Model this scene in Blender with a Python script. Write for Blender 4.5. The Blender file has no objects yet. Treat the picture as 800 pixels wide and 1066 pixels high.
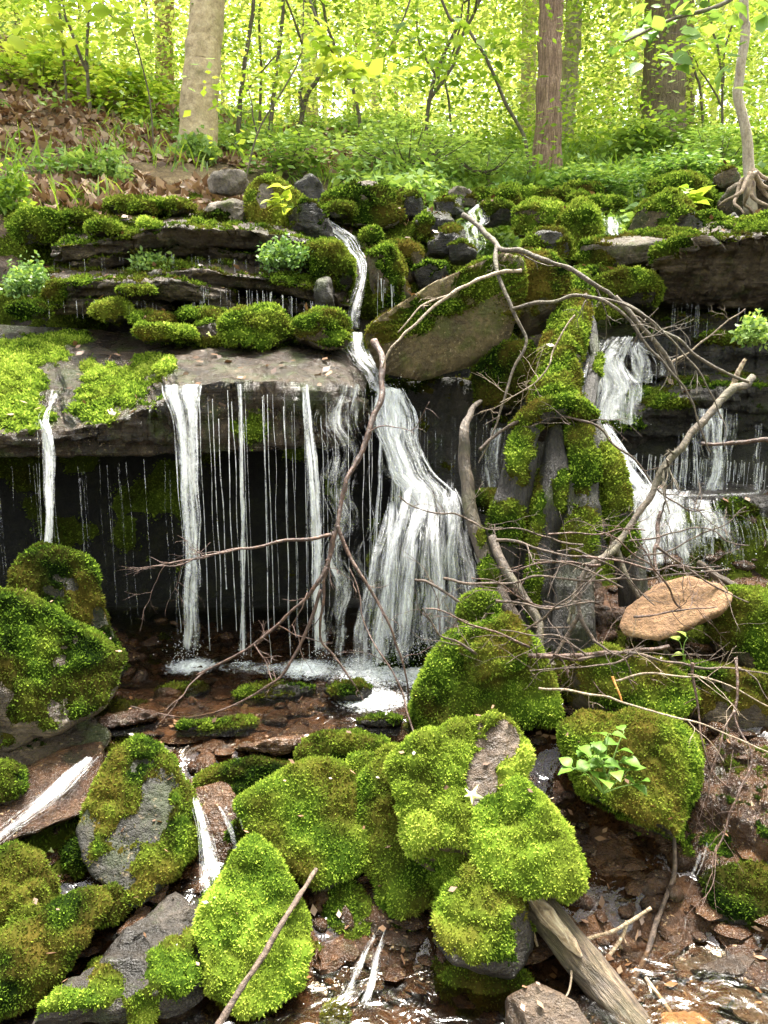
import bpy, bmesh, math, random
import numpy as np
R = math.radians
random.seed(7)
rng = np.random.default_rng(11)
SC = bpy.context.scene
COL = SC.collection

# ------------------------------------------------------------------ camera
EYE = np.array([0.0, 0.0, 1.6]); PITCH = R(12.0); FPX = 862.0
FW = np.array([0, math.cos(PITCH), -math.sin(PITCH)])
UP = np.array([0, math.sin(PITCH), math.cos(PITCH)])
RT = np.array([1.0, 0, 0])
def at(px, py, Y):
    d = FW + RT*((px-400)/FPX) + UP*((533-py)/FPX)
    return EYE + d*(Y/d[1])
def project(V):
    q = V-EYE
    w = np.maximum(q@FW, 1e-3)
    return 400+FPX*(q@RT)/w, 533-FPX*(q@UP)/w
def yg(py):                       # distance of the stream bed seen at that height
    return float(np.interp(py, [680,700,760,800,850,900,950,1000,1066], [4.0,3.77,3.17,2.97,2.75,2.57,2.4,2.27,2.1]))

# ------------------------------------------------------------------ noise
def _hash(ix, iy, iz, seed):
    h = (ix.astype(np.int64)*374761393 + iy.astype(np.int64)*668265263 + iz.astype(np.int64)*1274126177 + seed*974711) & 0xffffffff
    h = ((h ^ (h >> 13))*1103515245) & 0xffffffff
    h = ((h ^ (h >> 16))*2246822519) & 0xffffffff
    return ((h ^ (h >> 15)) & 0xffff)/32767.5-1.0
def vnoise(p, seed=0):
    p = np.asarray(p, float); i = np.floor(p).astype(np.int64); f = p-i; f = f*f*f*(f*(f*6-15)+10)
    o = 0
    for dx in (0,1):
        wx = f[:,0] if dx else 1-f[:,0]
        for dy in (0,1):
            wy = f[:,1] if dy else 1-f[:,1]
            for dz in (0,1):
                wz = f[:,2] if dz else 1-f[:,2]
                o = o+wx*wy*wz*_hash(i[:,0]+dx, i[:,1]+dy, i[:,2]+dz, seed)
    return o
def fbm(p, oct=4, seed=0, gain=.5):
    p = np.asarray(p, float); o = np.zeros(len(p)); a = 1.0; n = 0
    for k in range(oct):
        o += a*vnoise(p*(2.03**k)+k*17.3, seed+k); n += a; a *= gain
    return o/n
def sstep(a, b, x):
    t = np.clip((x-a)/(b-a), 0, 1); return t*t*(3-2*t)

# ------------------------------------------------------------------ meshes
def mk(name, V, F, mat, parent=None, smooth=True, attrs=None, uv=None, loc=None):
    """one mesh object from a vertex array and a list of face arrays"""
    V = np.asarray(V, np.float32)
    if loc is not None: V = V-np.asarray(loc, np.float32)
    FL = [np.asarray(f, np.int32) for f in (F if isinstance(F, list) else [F]) if len(f)]
    me = bpy.data.meshes.new(name)
    me.vertices.add(len(V)); me.vertices.foreach_set('co', V.ravel())
    li = np.concatenate([f.ravel() for f in FL]); tot = np.concatenate([np.full(len(f), f.shape[1], np.int32) for f in FL])
    me.loops.add(len(li)); me.loops.foreach_set('vertex_index', li)
    me.polygons.add(len(tot)); me.polygons.foreach_set('loop_start', np.concatenate([[0], np.cumsum(tot)[:-1]]).astype(np.int32))
    me.update(calc_edges=True); me.validate()
    me.polygons.foreach_set('use_smooth', np.full(len(me.polygons), smooth))
    for k, a in (attrs or {}).items():
        at_ = me.attributes.new(k, 'FLOAT', 'POINT'); at_.data.foreach_set('value', np.asarray(a, np.float32))
    if uv is not None:
        l = me.uv_layers.new(name='UVMap'); l.data.foreach_set('uv', np.asarray(uv, np.float32)[li].ravel())
    me.materials.append(mat)
    o = bpy.data.objects.new(name, me); COL.objects.link(o)
    if loc is not None: o.location = [float(c) for c in loc]
    if parent is not None:
        o.parent = parent
        if loc is None: o.location = [-c for c in parent.location]
    return o
def tag(o, label=None, cat=None, group=None, kind=None):
    if label: o['label'] = label
    if cat: o['category'] = cat
    if group: o['group'] = group
    if kind: o['kind'] = kind
    return o
def vnormals(V, F):
    n = np.zeros_like(V)
    fn = np.cross(V[F[:,1]]-V[F[:,0]], V[F[:,-1]]-V[F[:,0]])
    for k in range(F.shape[1]): np.add.at(n, F[:,k], fn)
    return n/np.maximum(np.linalg.norm(n, axis=1, keepdims=True), 1e-9)
def unit(v):
    v = np.asarray(v, float); return v/max(np.linalg.norm(v), 1e-9)
_ico = {}
def ico(s):
    if s not in _ico:
        b = bmesh.new(); bmesh.ops.create_icosphere(b, subdivisions=s, radius=1)
        V = np.array([v.co[:] for v in b.verts]); F = np.array([[v.index for v in f.verts] for f in b.faces]); b.free()
        V /= np.linalg.norm(V, axis=1, keepdims=True)
        _ico[s] = (V, F)
    return _ico[s]

# ------------------------------------------------------------------ materials
def nmat(name):
    m = bpy.data.materials.new(name); m.use_nodes = True
    nt = m.node_tree; nt.nodes.clear()
    out = nt.nodes.new('ShaderNodeOutputMaterial')
    return m, nt, out
def N(nt, typ, **kw):
    n = nt.nodes.new(typ)
    for k, v in kw.items():
        if k in n.inputs.keys(): n.inputs[k].default_value = v
        else: setattr(n, k, v)
    return n
def L(nt, a, b): nt.links.new(a, b)
def ramp(nt, fac, stops):
    r = nt.nodes.new('ShaderNodeValToRGB'); e = r.color_ramp.elements
    while len(e) < len(stops): e.new(.5)
    for k, (p, c) in enumerate(stops):
        e[k].position = p; e[k].color = (c if len(c) == 4 else (*c, 1)) if hasattr(c, '__len__') else (c, c, c, 1)
    L(nt, fac, r.inputs[0]); return r.outputs[0]
def noise(nt, vec, scale, detail=4, rough=.55, dist=0):
    n = N(nt, 'ShaderNodeTexNoise', Scale=scale, Detail=detail, Roughness=rough, Distortion=dist)
    if vec is not None: L(nt, vec, n.inputs['Vector'])
    return n.outputs['Fac']
def mixc(nt, fac, a, b, mode='MIX'):
    m = nt.nodes.new('ShaderNodeMix'); m.data_type = 'RGBA'; m.blend_type = mode
    for s, v in ((m.inputs[0], fac), (m.inputs[6], a), (m.inputs[7], b)):
        if hasattr(v, 'is_linked'): L(nt, v, s)
        else: s.default_value = v if not hasattr(v, '__len__') else (*v[:3], 1)
    return m.outputs[2]
def math_(nt, op, a, b=0.0, clamp=False):
    m = nt.nodes.new('ShaderNodeMath'); m.operation = op; m.use_clamp = clamp
    for k, v in enumerate((a, b)):
        if hasattr(v, 'is_linked'): L(nt, v, m.inputs[k])
        else: m.inputs[k].default_value = v
    return m.outputs[0]
def wpos(nt, scale=(1,1,1)):
    g = nt.nodes.new('ShaderNodeNewGeometry'); mp = nt.nodes.new('ShaderNodeMapping'); mp.inputs['Scale'].default_value = scale
    L(nt, g.outputs['Position'], mp.inputs['Vector']); return mp.outputs[0]
def attr(nt, name):
    a = nt.nodes.new('ShaderNodeAttribute'); a.attribute_name = name; return a.outputs['Fac']
def bump(nt, h, strength=.5, dist=.02, chain=None):
    b = N(nt, 'ShaderNodeBump', Strength=strength, Distance=dist); L(nt, h, b.inputs['Height'])
    if chain is not None: L(nt, chain, b.inputs['Normal'])
    return b.outputs[0]

def rock_mat(name, cols, rough=(.25,.6), strata=0.0, fleck=None, stain=None, scale=1.0):
    """cols: dark, mid, light; fleck: (colour, threshold); stain: (colour, threshold)"""
    m, nt, out = nmat(name); p = wpos(nt)
    f1 = noise(nt, p, 5*scale, 6, .62, .4); f2 = noise(nt, p, 38*scale, 5, .65); f3 = noise(nt, p, 150*scale, 3, .6)
    c = ramp(nt, f1, [(.28, cols[0]), (.5, cols[1]), (.74, cols[2])])
    c = mixc(nt, .75, c, ramp(nt, f2, [(.25, (.25,.25,.25)), (.55, (1,1,1)), (.8, (1.5,1.45,1.4))]), 'MULTIPLY')
    if strata:
        ps = wpos(nt, (1.3,1.3,34)); fs = noise(nt, ps, 1.6, 6, .65, .3)
        c = mixc(nt, .6*strata, c, ramp(nt, fs, [(.3, (.3,.28,.27)), (.5, (.95,.9,.86)), (.72, (1.5,1.4,1.32))]), 'MULTIPLY')
    if stain:
        fst = noise(nt, p, 7.3*scale, 5, .6)
        c = mixc(nt, ramp(nt, fst, [(stain[1], 0), (stain[1]+.12, .85)]), c, stain[0])
    if fleck:
        v = noise(nt, p, 60*scale, 2, .5); w = noise(nt, p, 4*scale, 3)
        c = mixc(nt, math_(nt, 'MULTIPLY', ramp(nt, v, [(fleck[1], 0), (fleck[1]+.05, 1)]), ramp(nt, w, [(.4, 0), (.6, 1)])), c, fleck[0])
    b = N(nt, 'ShaderNodeBsdfPrincipled'); L(nt, c, b.inputs['Base Color']); b.inputs['Specular IOR Level'].default_value = .38
    L(nt, ramp(nt, f1, [(.3, rough[0]), (.7, rough[1])]), b.inputs['Roughness'])
    h = bump(nt, f2, .9, .04/scale)
    h = bump(nt, f3, .6, .012/scale, h)
    if strata: h = bump(nt, fs, .8*strata, .03, h)
    L(nt, h, b.inputs['Normal']); L(nt, b.outputs[0], out.inputs[0])
    return m

M = {}
M['shale'] = rock_mat('wet_shale', [(.018,.012,.008), (.08,.058,.04), (.2,.155,.113)], (.25,.65), 1.0, stain=((.035,.042,.010), .57))
M['ledge'] = rock_mat('wet_ledge_rock', [(.008,.005,.003), (.036,.023,.014), (.095,.067,.045)], (.12,.45), .8, fleck=((.22,.165,.11), .64), stain=((.034,.042,.010), .50))
M['boulder'] = rock_mat('brown_boulder', [(.026,.017,.009), (.078,.054,.028), (.17,.125,.07)], (.5,.8), 0, fleck=((.25,.19,.11), .64), stain=((.04,.048,.010), .48))
M['grey'] = rock_mat('grey_stone', [(.014,.011,.009), (.042,.035,.028), (.11,.095,.076)], (.35,.7), 0, stain=((.045,.052,.013), .53))
M['wetdark'] = rock_mat('black_wet_stone', [(.004,.0032,.0026), (.017,.013,.0095), (.055,.043,.033)], (.2,.6), .7, stain=((.02,.026,.006), .55))
M['pale'] = rock_mat('lichen_stone', [(.04,.03,.022), (.14,.11,.083), (.40,.34,.29)], (.6,.9), 0, stain=((.07,.075,.018), .54))
M['rust'] = rock_mat('rust_wet_rock', [(.008,.0042,.0022), (.044,.0195,.008), (.12,.06,.026)], (.08,.32), .3, fleck=((.30,.21,.12), .64), stain=((.025,.025,.008), .6))
M['rusty'] = rock_mat('rusty_slab_stone', [(.018,.011,.007), (.055,.034,.02), (.13,.092,.06)], (.2,.55), .3)
M['slab'] = rock_mat('layered_slab_rock', [(.04,.028,.019), (.13,.096,.069), (.26,.205,.155)], (.25,.6), 1.0, stain=((.05,.056,.014), .56))
M['tan'] = rock_mat('tan_boulder_rock', [(.045,.030,.014), (.14,.10,.048), (.27,.20,.11)], (.5,.8), .25, fleck=((.34,.26,.15), .63), stain=((.085,.088,.018), .5))
M['mossrock'] = rock_mat('moss_filmed_rock', [(.005,.004,.002), (.014,.0115,.0055), (.036,.028,.015)], (.55,.85), 0, fleck=((.17,.12,.06), .62), stain=((.018,.024,.005), .46))
M['sand'] = rock_mat('sandy_stone', [(.12,.062,.029), (.245,.137,.069), (.36,.225,.122)], (.75,.95), 0, scale=1.6)

def moss_mat():
    m, nt, out = nmat('moss'); t = attr(nt, 'tint'); br = attr(nt, 'brown')
    c = ramp(nt, t, [(0, (.006,.012,.003)), (.3, (.038,.072,.008)), (.6, (.15,.235,.024)), (.85, (.32,.42,.05)), (1, (.48,.54,.10))])
    c = mixc(nt, br, c, (.13,.095,.02))
    d = N(nt, 'ShaderNodeBsdfDiffuse', Roughness=.6); tr = N(nt, 'ShaderNodeBsdfTranslucent'); L(nt, c, d.inputs[0]); L(nt, c, tr.inputs[0])
    mx = N(nt, 'ShaderNodeMixShader'); mx.inputs[0].default_value = .35; L(nt, d.outputs[0], mx.inputs[1]); L(nt, tr.outputs[0], mx.inputs[2])
    L(nt, mx.outputs[0], out.inputs[0]); return m
M['moss'] = moss_mat()

def leaf_mat(name, stops, trans=.5, gloss=.04):
    m, nt, out = nmat(name); t = attr(nt, 'tint'); c = ramp(nt, t, stops)
    d = N(nt, 'ShaderNodeBsdfDiffuse'); tr = N(nt, 'ShaderNodeBsdfTranslucent'); L(nt, c, d.inputs[0])
    L(nt, mixc(nt, 1, c, (1.15,1.05,.6), 'MULTIPLY'), tr.inputs[0])
    mx = N(nt, 'ShaderNodeMixShader'); mx.inputs[0].default_value = trans; L(nt, d.outputs[0], mx.inputs[1]); L(nt, tr.outputs[0], mx.inputs[2])
    g = N(nt, 'ShaderNodeBsdfGlossy', Roughness=.45); m2 = N(nt, 'ShaderNodeMixShader'); m2.inputs[0].default_value = gloss
    L(nt, mx.outputs[0], m2.inputs[1]); L(nt, g.outputs[0], m2.inputs[2]); L(nt, m2.outputs[0], out.inputs[0]); return m
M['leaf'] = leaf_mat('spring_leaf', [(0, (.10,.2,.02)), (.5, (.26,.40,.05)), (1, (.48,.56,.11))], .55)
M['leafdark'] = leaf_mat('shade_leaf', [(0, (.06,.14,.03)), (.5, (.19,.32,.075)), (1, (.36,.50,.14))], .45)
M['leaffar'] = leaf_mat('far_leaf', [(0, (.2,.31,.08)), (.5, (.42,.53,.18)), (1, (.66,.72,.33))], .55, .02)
M['seed'] = leaf_mat('seedling_leaf', [(0, (.03,.08,.01)), (1, (.11,.2,.025))], .35, .012)
M['litter'] = leaf_mat('dead_leaf', [(0, (.06,.03,.015)), (.5, (.23,.13,.075)), (1, (.46,.33,.23))], .1, .05)

def axis_pos(nt, d, across, along):
    d = unit(d); a = unit(np.cross(d, [0,0,1])); b = np.cross(a, d); g = nt.nodes.new('ShaderNodeNewGeometry'); c = nt.nodes.new('ShaderNodeCombineXYZ')
    for k, (v, s) in enumerate(((a, across), (b, across), (d, along))):
        n = nt.nodes.new('ShaderNodeVectorMath'); n.operation = 'DOT_PRODUCT'; L(nt, g.outputs['Position'], n.inputs[0]); n.inputs[1].default_value = [float(q*s) for q in v]; L(nt, n.outputs['Value'], c.inputs[k])
    return c.outputs[0]
def bark_mat(name, cols, vs=(14,14,2.2), rough=.85, green=.0, bs=.6, axis=None):
    m, nt, out = nmat(name); p = wpos(nt, vs) if axis is None else axis_pos(nt, axis, 26, 2.6); q = wpos(nt)
    f = noise(nt, p, 3.2, 6, .65, .5); g = noise(nt, q, 4.5, 4); h = noise(nt, q, 60, 3)
    c = ramp(nt, f, [(.28, cols[0]), (.5, cols[1]), (.72, cols[2])])
    c = mixc(nt, .5, c, ramp(nt, h, [(.3, (.5,.5,.5)), (.6, (1.2,1.2,1.2))]), 'MULTIPLY')
    if green: c = mixc(nt, ramp(nt, g, [(.5, 0), (.7, green)]), c, (.075,.095,.02))
    b = N(nt, 'ShaderNodeBsdfPrincipled', Roughness=rough); L(nt, c, b.inputs['Base Color'])
    L(nt, bump(nt, h, .3, .006, bump(nt, f, bs, .03)), b.inputs['Normal']); L(nt, b.outputs[0], out.inputs[0]); return m
M['beech'] = bark_mat('beech_bark', [(.24,.17,.095), (.42,.31,.185), (.55,.43,.28)], (4,4,5), .8, .35, .3)
M['redbark'] = bark_mat('furrowed_red_bark', [(.06,.034,.023), (.27,.165,.12), (.48,.33,.25)], (22,22,1.6), .9, 0, 1)
M['palebark'] = bark_mat('pale_bark', [(.2,.15,.115), (.36,.29,.23), (.5,.43,.36)], (9,9,2), .9, .2)
M['darkbark'] = bark_mat('dark_bark', [(.06,.04,.026), (.16,.115,.075), (.27,.2,.14)], (16,16,2), .9, .25, .8)
M['sapbark'] = bark_mat('sapling_bark', [(.045,.035,.022), (.10,.08,.052), (.19,.15,.10)], (9,9,3), .85, .3)
M['twig'] = bark_mat('dead_twig', [(.018,.011,.008), (.06,.038,.026), (.15,.10,.07)], (14,14,14), .7)
M['twigred'] = bark_mat('wet_red_twig', [(.018,.009,.006), (.06,.029,.019), (.15,.08,.052)], (12,12,12), .5)
M['twigpale'] = bark_mat('bare_pale_twig', [(.09,.062,.04), (.21,.155,.105), (.38,.30,.22)], (14,14,14), .7)
M['limb'] = bark_mat('grey_limb', [(.025,.018,.013), (.07,.052,.036), (.155,.118,.083)], (11,11,11), .75, .25)
LOGAX = at(676,1086,2.05)-at(548,932,2.42)
M['log'] = bark_mat('rotten_log_wood', [(.015,.009,.0055), (.06,.038,.022), (.2,.145,.095)], (7,9,7), .6, .25, .9, LOGAX)
M['rotwood'] = bark_mat('split_pale_wood', [(.10,.055,.03), (.36,.26,.165), (.6,.5,.37)], (16,5,16), .8, 0, .8, LOGAX)
M['stump'] = bark_mat('old_stump_wood', [(.004,.003,.0022), (.015,.011,.0085), (.045,.035,.028)], (26,26,2.4), .55, .4, 1)
M['root'] = bark_mat('brown_root', [(.02,.014,.010), (.06,.042,.029), (.14,.105,.075)], (12,12,4), .6, .35, .7)
M['rootpale'] = bark_mat('exposed_root_bark', [(.10,.065,.04), (.24,.17,.12), (.4,.31,.23)], (9,9,9), .8, 0, .5)
M['orange'] = bark_mat('orange_fungus', [(.35,.12,.02), (.6,.24,.05), (.7,.4,.15)], (9,9,9), .6)

def fall_mat():
    """falling water: streaks that follow the flow (UV in metres), clear between"""
    m, nt, out = nmat('falling_water'); u = nt.nodes.new('ShaderNodeUVMap'); u.uv_map = 'UVMap'
    def mp(s):
        k = nt.nodes.new('ShaderNodeMapping'); k.inputs['Scale'].default_value = s; L(nt, u.outputs[0], k.inputs['Vector']); return k.outputs[0]
    n1 = noise(nt, mp((70,3.6,1)), 1, 5, .62, .35); n2 = noise(nt, mp((24,9,1)), 1, 5, .65, .6); n3 = noise(nt, mp((170,70,1)), 1, 3, .6)
    s = math_(nt, 'ADD', math_(nt, 'ADD', math_(nt, 'MULTIPLY', n1, .46), math_(nt, 'MULTIPLY', n2, .36)), math_(nt, 'MULTIPLY', n3, .18))
    a = math_(nt, 'ADD', s, math_(nt, 'MULTIPLY', math_(nt, 'SUBTRACT', attr(nt, 'dens'), .5), .8))
    al = ramp(nt, a, [(.42, 0), (.51, .2), (.60, .62), (.74, 1)])
    d = N(nt, 'ShaderNodeBsdfDiffuse', Color=(.97,.97,.99,1)); t = N(nt, 'ShaderNodeBsdfTranslucent', Color=(.92,.93,.97,1)); g = N(nt, 'ShaderNodeBsdfGlossy', Roughness=.18)
    m1 = N(nt, 'ShaderNodeMixShader'); m1.inputs[0].default_value = .3; L(nt, d.outputs[0], m1.inputs[1]); L(nt, t.outputs[0], m1.inputs[2])
    m2 = N(nt, 'ShaderNodeMixShader'); m2.inputs[0].default_value = .16; L(nt, m1.outputs[0], m2.inputs[1]); L(nt, g.outputs[0], m2.inputs[2])
    bn = bump(nt, n2, 1.0, .05, bump(nt, n1, .6, .02)); L(nt, bn, g.inputs['Normal']); L(nt, bn, d.inputs['Normal'])
    tp = N(nt, 'ShaderNodeBsdfTransparent'); m3 = N(nt, 'ShaderNodeMixShader'); L(nt, al, m3.inputs[0]); L(nt, tp.outputs[0], m3.inputs[1]); L(nt, m2.outputs[0], m3.inputs[2])
    L(nt, m3.outputs[0], out.inputs[0]); return m
M['fall'] = fall_mat()

def pool_mat():
    """shallow clear water over the bed: transparent straight down, mirror at grazing angles, foam where it is churned"""
    m, nt, out = nmat('stream_water'); p = wpos(nt, (1,1,1))
    r1 = noise(nt, p, 9, 3, .5, .8); r2 = noise(nt, p, 34, 3, .5, .6)
    f = attr(nt, 'foam')
    nb = bump(nt, r2, .13, .012, bump(nt, r1, .45, .04))
    fr = N(nt, 'ShaderNodeFresnel', IOR=1.33); L(nt, nb, fr.inputs['Normal'])
    g = N(nt, 'ShaderNodeBsdfGlossy', Roughness=.15); L(nt, nb, g.inputs['Normal'])
    tp = N(nt, 'ShaderNodeBsdfTransparent', Color=(.8,.72,.6,1))
    m1 = N(nt, 'ShaderNodeMixShader'); L(nt, math_(nt, 'MULTIPLY', fr.outputs[0], 1.5, True), m1.inputs[0]); L(nt, tp.outputs[0], m1.inputs[1]); L(nt, g.outputs[0], m1.inputs[2])
    n3 = noise(nt, p, 34, 6, .72, 1.6); n4 = noise(nt, p, 110, 3, .6)
    a = math_(nt, 'ADD', math_(nt, 'ADD', math_(nt, 'MULTIPLY', n3, .7), math_(nt, 'MULTIPLY', n4, .3)), math_(nt, 'SUBTRACT', f, .5))
    al = ramp(nt, a, [(.5, 0), (.68, .4), (.9, .95)])
    d = N(nt, 'ShaderNodeBsdfDiffuse', Color=(.8,.83,.85,1))
    m2 = N(nt, 'ShaderNodeMixShader'); L(nt, al, m2.inputs[0]); L(nt, m1.outputs[0], m2.inputs[1]); L(nt, d.outputs[0], m2.inputs[2])
    L(nt, m2.outputs[0], out.inputs[0]); return m
M['pool'] = pool_mat()

def ground_mat():
    m, nt, out = nmat('forest_ground'); p = wpos(nt)
    bed = attr(nt, 'bed'); grn = attr(nt, 'green')
    f = noise(nt, p, 7, 6, .65, .4); h = noise(nt, p, 40, 5, .65); k = noise(nt, p, 130, 3)
    soil = ramp(nt, f, [(.3, (.05,.03,.018)), (.5, (.14,.085,.05)), (.7, (.27,.18,.12))])
    rk = ramp(nt, f, [(.3, (.009,.0048,.0025)), (.5, (.044,.02,.0085)), (.72, (.11,.053,.023))])
    gr = ramp(nt, h, [(.3, (.035,.05,.012)), (.55, (.09,.13,.02)), (.75, (.17,.22,.04))])
    c = mixc(nt, bed, mixc(nt, math_(nt, 'MULTIPLY', grn, ramp(nt, f, [(.35, .3), (.6, 1)])), soil, gr), rk)
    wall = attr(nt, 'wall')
    c = mixc(nt, wall, c, ramp(nt, f, [(.3, (.003,.0026,.002)), (.5, (.008,.007,.0045)), (.7, (.018,.018,.007))]))  # wet rock wall blackened in colour to deepen the shade of the recess
    c = mixc(nt, .7, c, ramp(nt, h, [(.3, (.4,.4,.4)), (.6, (1.15,1.12,1.1)), (.8, (1.6,1.5,1.45))]), 'MULTIPLY')
    b = N(nt, 'ShaderNodeBsdfPrincipled'); L(nt, c, b.inputs['Base Color'])
    L(nt, mixc(nt, math_(nt, 'MULTIPLY', bed, math_(nt, 'SUBTRACT', 1.0, wall)), (.9,.9,.9), ramp(nt, h, [(.3, .12), (.7, .45)])), b.inputs['Roughness']); b.inputs['Specular IOR Level'].default_value = .3
    L(nt, bump(nt, k, .5, .01, bump(nt, h, .8, .04)), b.inputs['Normal']); L(nt, b.outputs[0], out.inputs[0]); return m
M['ground'] = ground_mat()
# ------------------------------------------------------------------ moss on any surface
def blades(P, Nn, w, Lh, tint, brown, spread=.75, droop=.15):
    n = len(P)
    d = Nn+rng.normal(0, spread, (n,3))*.8; d[:,2] -= droop*rng.random(n)*.6
    d /= np.maximum(np.linalg.norm(d, axis=1, keepdims=True), 1e-6)
    s = np.cross(d, rng.normal(0, 1, (n,3))); s /= np.maximum(np.linalg.norm(s, axis=1, keepdims=True), 1e-6)
    ww = (w*(.6+.8*rng.random(n)))[:,None]; ll = (Lh*(.45+.9*rng.random(n)))[:,None]
    V = np.empty((n,4,3)); V[:,0] = P; V[:,1] = P+d*ll*.5+s*ww*.5; V[:,2] = P+d*ll; V[:,3] = P+d*ll*.5-s*ww*.5
    F = np.arange(n*4).reshape(n,4)
    return V.reshape(-1,3), F, np.repeat(tint, 4), np.repeat(brown, 4)
def sample_faces(V, F, wts, n):
    tri = F if F.shape[1] == 3 else np.concatenate([F[:,[0,1,2]], F[:,[0,2,3]]])
    e1 = V[tri[:,1]]-V[tri[:,0]]; e2 = V[tri[:,2]]-V[tri[:,0]]
    A = np.linalg.norm(np.cross(e1, e2), axis=1)*.5*wts[tri].mean(1)
    tot = A.sum()
    if tot <= 0: return None
    n = int(n*tot)
    if n < 1: return None
    k = rng.choice(len(tri), n, p=A/tot); a = rng.random(n); b = rng.random(n); fl = a+b > 1; a[fl] = 1-a[fl]; b[fl] = 1-b[fl]
    W = np.stack([1-a-b, a, b], 1); T = tri[k]
    return T, W
def moss_on(obj, V, F, cover=-.2, up=.8, mdir=(0,-.1,1), spots=(), bare=(), tint=.5, brown=.2, thick=.03, dens=1.0, blade=1.0, lumps=.5, nf=9.0, label=None, seed=None):
    sd = seed if seed is not None else int(abs(V[0,0]*913+V[0,2]*577)*10)%9973
    Nn = vnormals(V, F); md = unit(mdir)
    px, py = project(V)
    nz = fbm(V*nf+sd, 4, 3); nz2 = fbm(V*nf*3+sd, 3, 5)
    m = cover+up*(Nn@md)+.6*nz+.28*nz2
    for (cx, cy, rx, ry) in spots:
        d2 = ((px-cx)/rx)**2+((py-cy)/ry)**2
        m = np.maximum(m, .75*(1-d2)+.6*nz+.35*nz2-.06)
    for (cx, cy, rx, ry) in bare:
        d2 = ((px-cx)/rx)**2+((py-cy)/ry)**2
        m = np.minimum(m, .7*(d2-1)+.8*nz+.35*nz2)
    fm = m[F].max(1) > -.16
    if not (m > 0).any(): return None
    G = F[fm]; used = np.unique(G); re = np.full(len(V), -1); re[used] = np.arange(len(used)); G = re[G]
    P = V[used]; Q = Nn[used]; mm = m[used]
    lump = fbm(P*19+sd, 3, 9)
    th = .34*thick*sstep(-.02, .45, mm)*(1+lumps*lump*2.2)-.006*(1-sstep(-.02, .08, mm))
    P = P+Q*th[:,None]
    Q = vnormals(P, G)
    tn = tint+.30*fbm(P*5.5+sd, 3, 21)+.22*lump-.25*(1-sstep(0, .35, mm))
    bn = np.clip(brown*1.6*(.35+fbm(P*7+sd, 4, 31)*1.6)+.35*brown*(1-sstep(0, .3, mm)), 0, .85)
    Yd = float(np.median(P[:,1])); w = .0022*Yd*blade; Lh = (.006+.0029*Yd)*blade
    smp = sample_faces(P, G, sstep(-.17, .16, mm)**1.5+.004, dens*290000/(Yd*Yd)/(blade*blade))
    VV = [P]; FF = [G] ; TT = [np.clip(tn-.3, 0, 1)]; BB = [bn]
    if smp is not None:
        T, W = smp
        bp = (P[T]*W[:,:,None]).sum(1); bq = (Q[T]*W[:,:,None]).sum(1)
        bt = (tn[T]*W).sum(1)+rng.normal(0, .14, len(T)); bb = (bn[T]*W).sum(1)*(.5+rng.random(len(T)))
        v, f, t, b = blades(bp-bq*.004, bq, w, Lh, np.clip(bt, 0, 1), np.clip(bb, 0, .9))
        t = t+np.tile([-.12, 0, .06, 0], len(T))
        VV.append(v); TT.append(np.clip(t, 0, 1)); BB.append(b)
        FF = [G, f+len(P)]
    o = mk('moss', np.concatenate(VV), FF, M['moss'], parent=obj, attrs={'tint': np.concatenate(TT), 'brown': np.concatenate(BB)})
    if label: o['label'] = label
    return o

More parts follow.
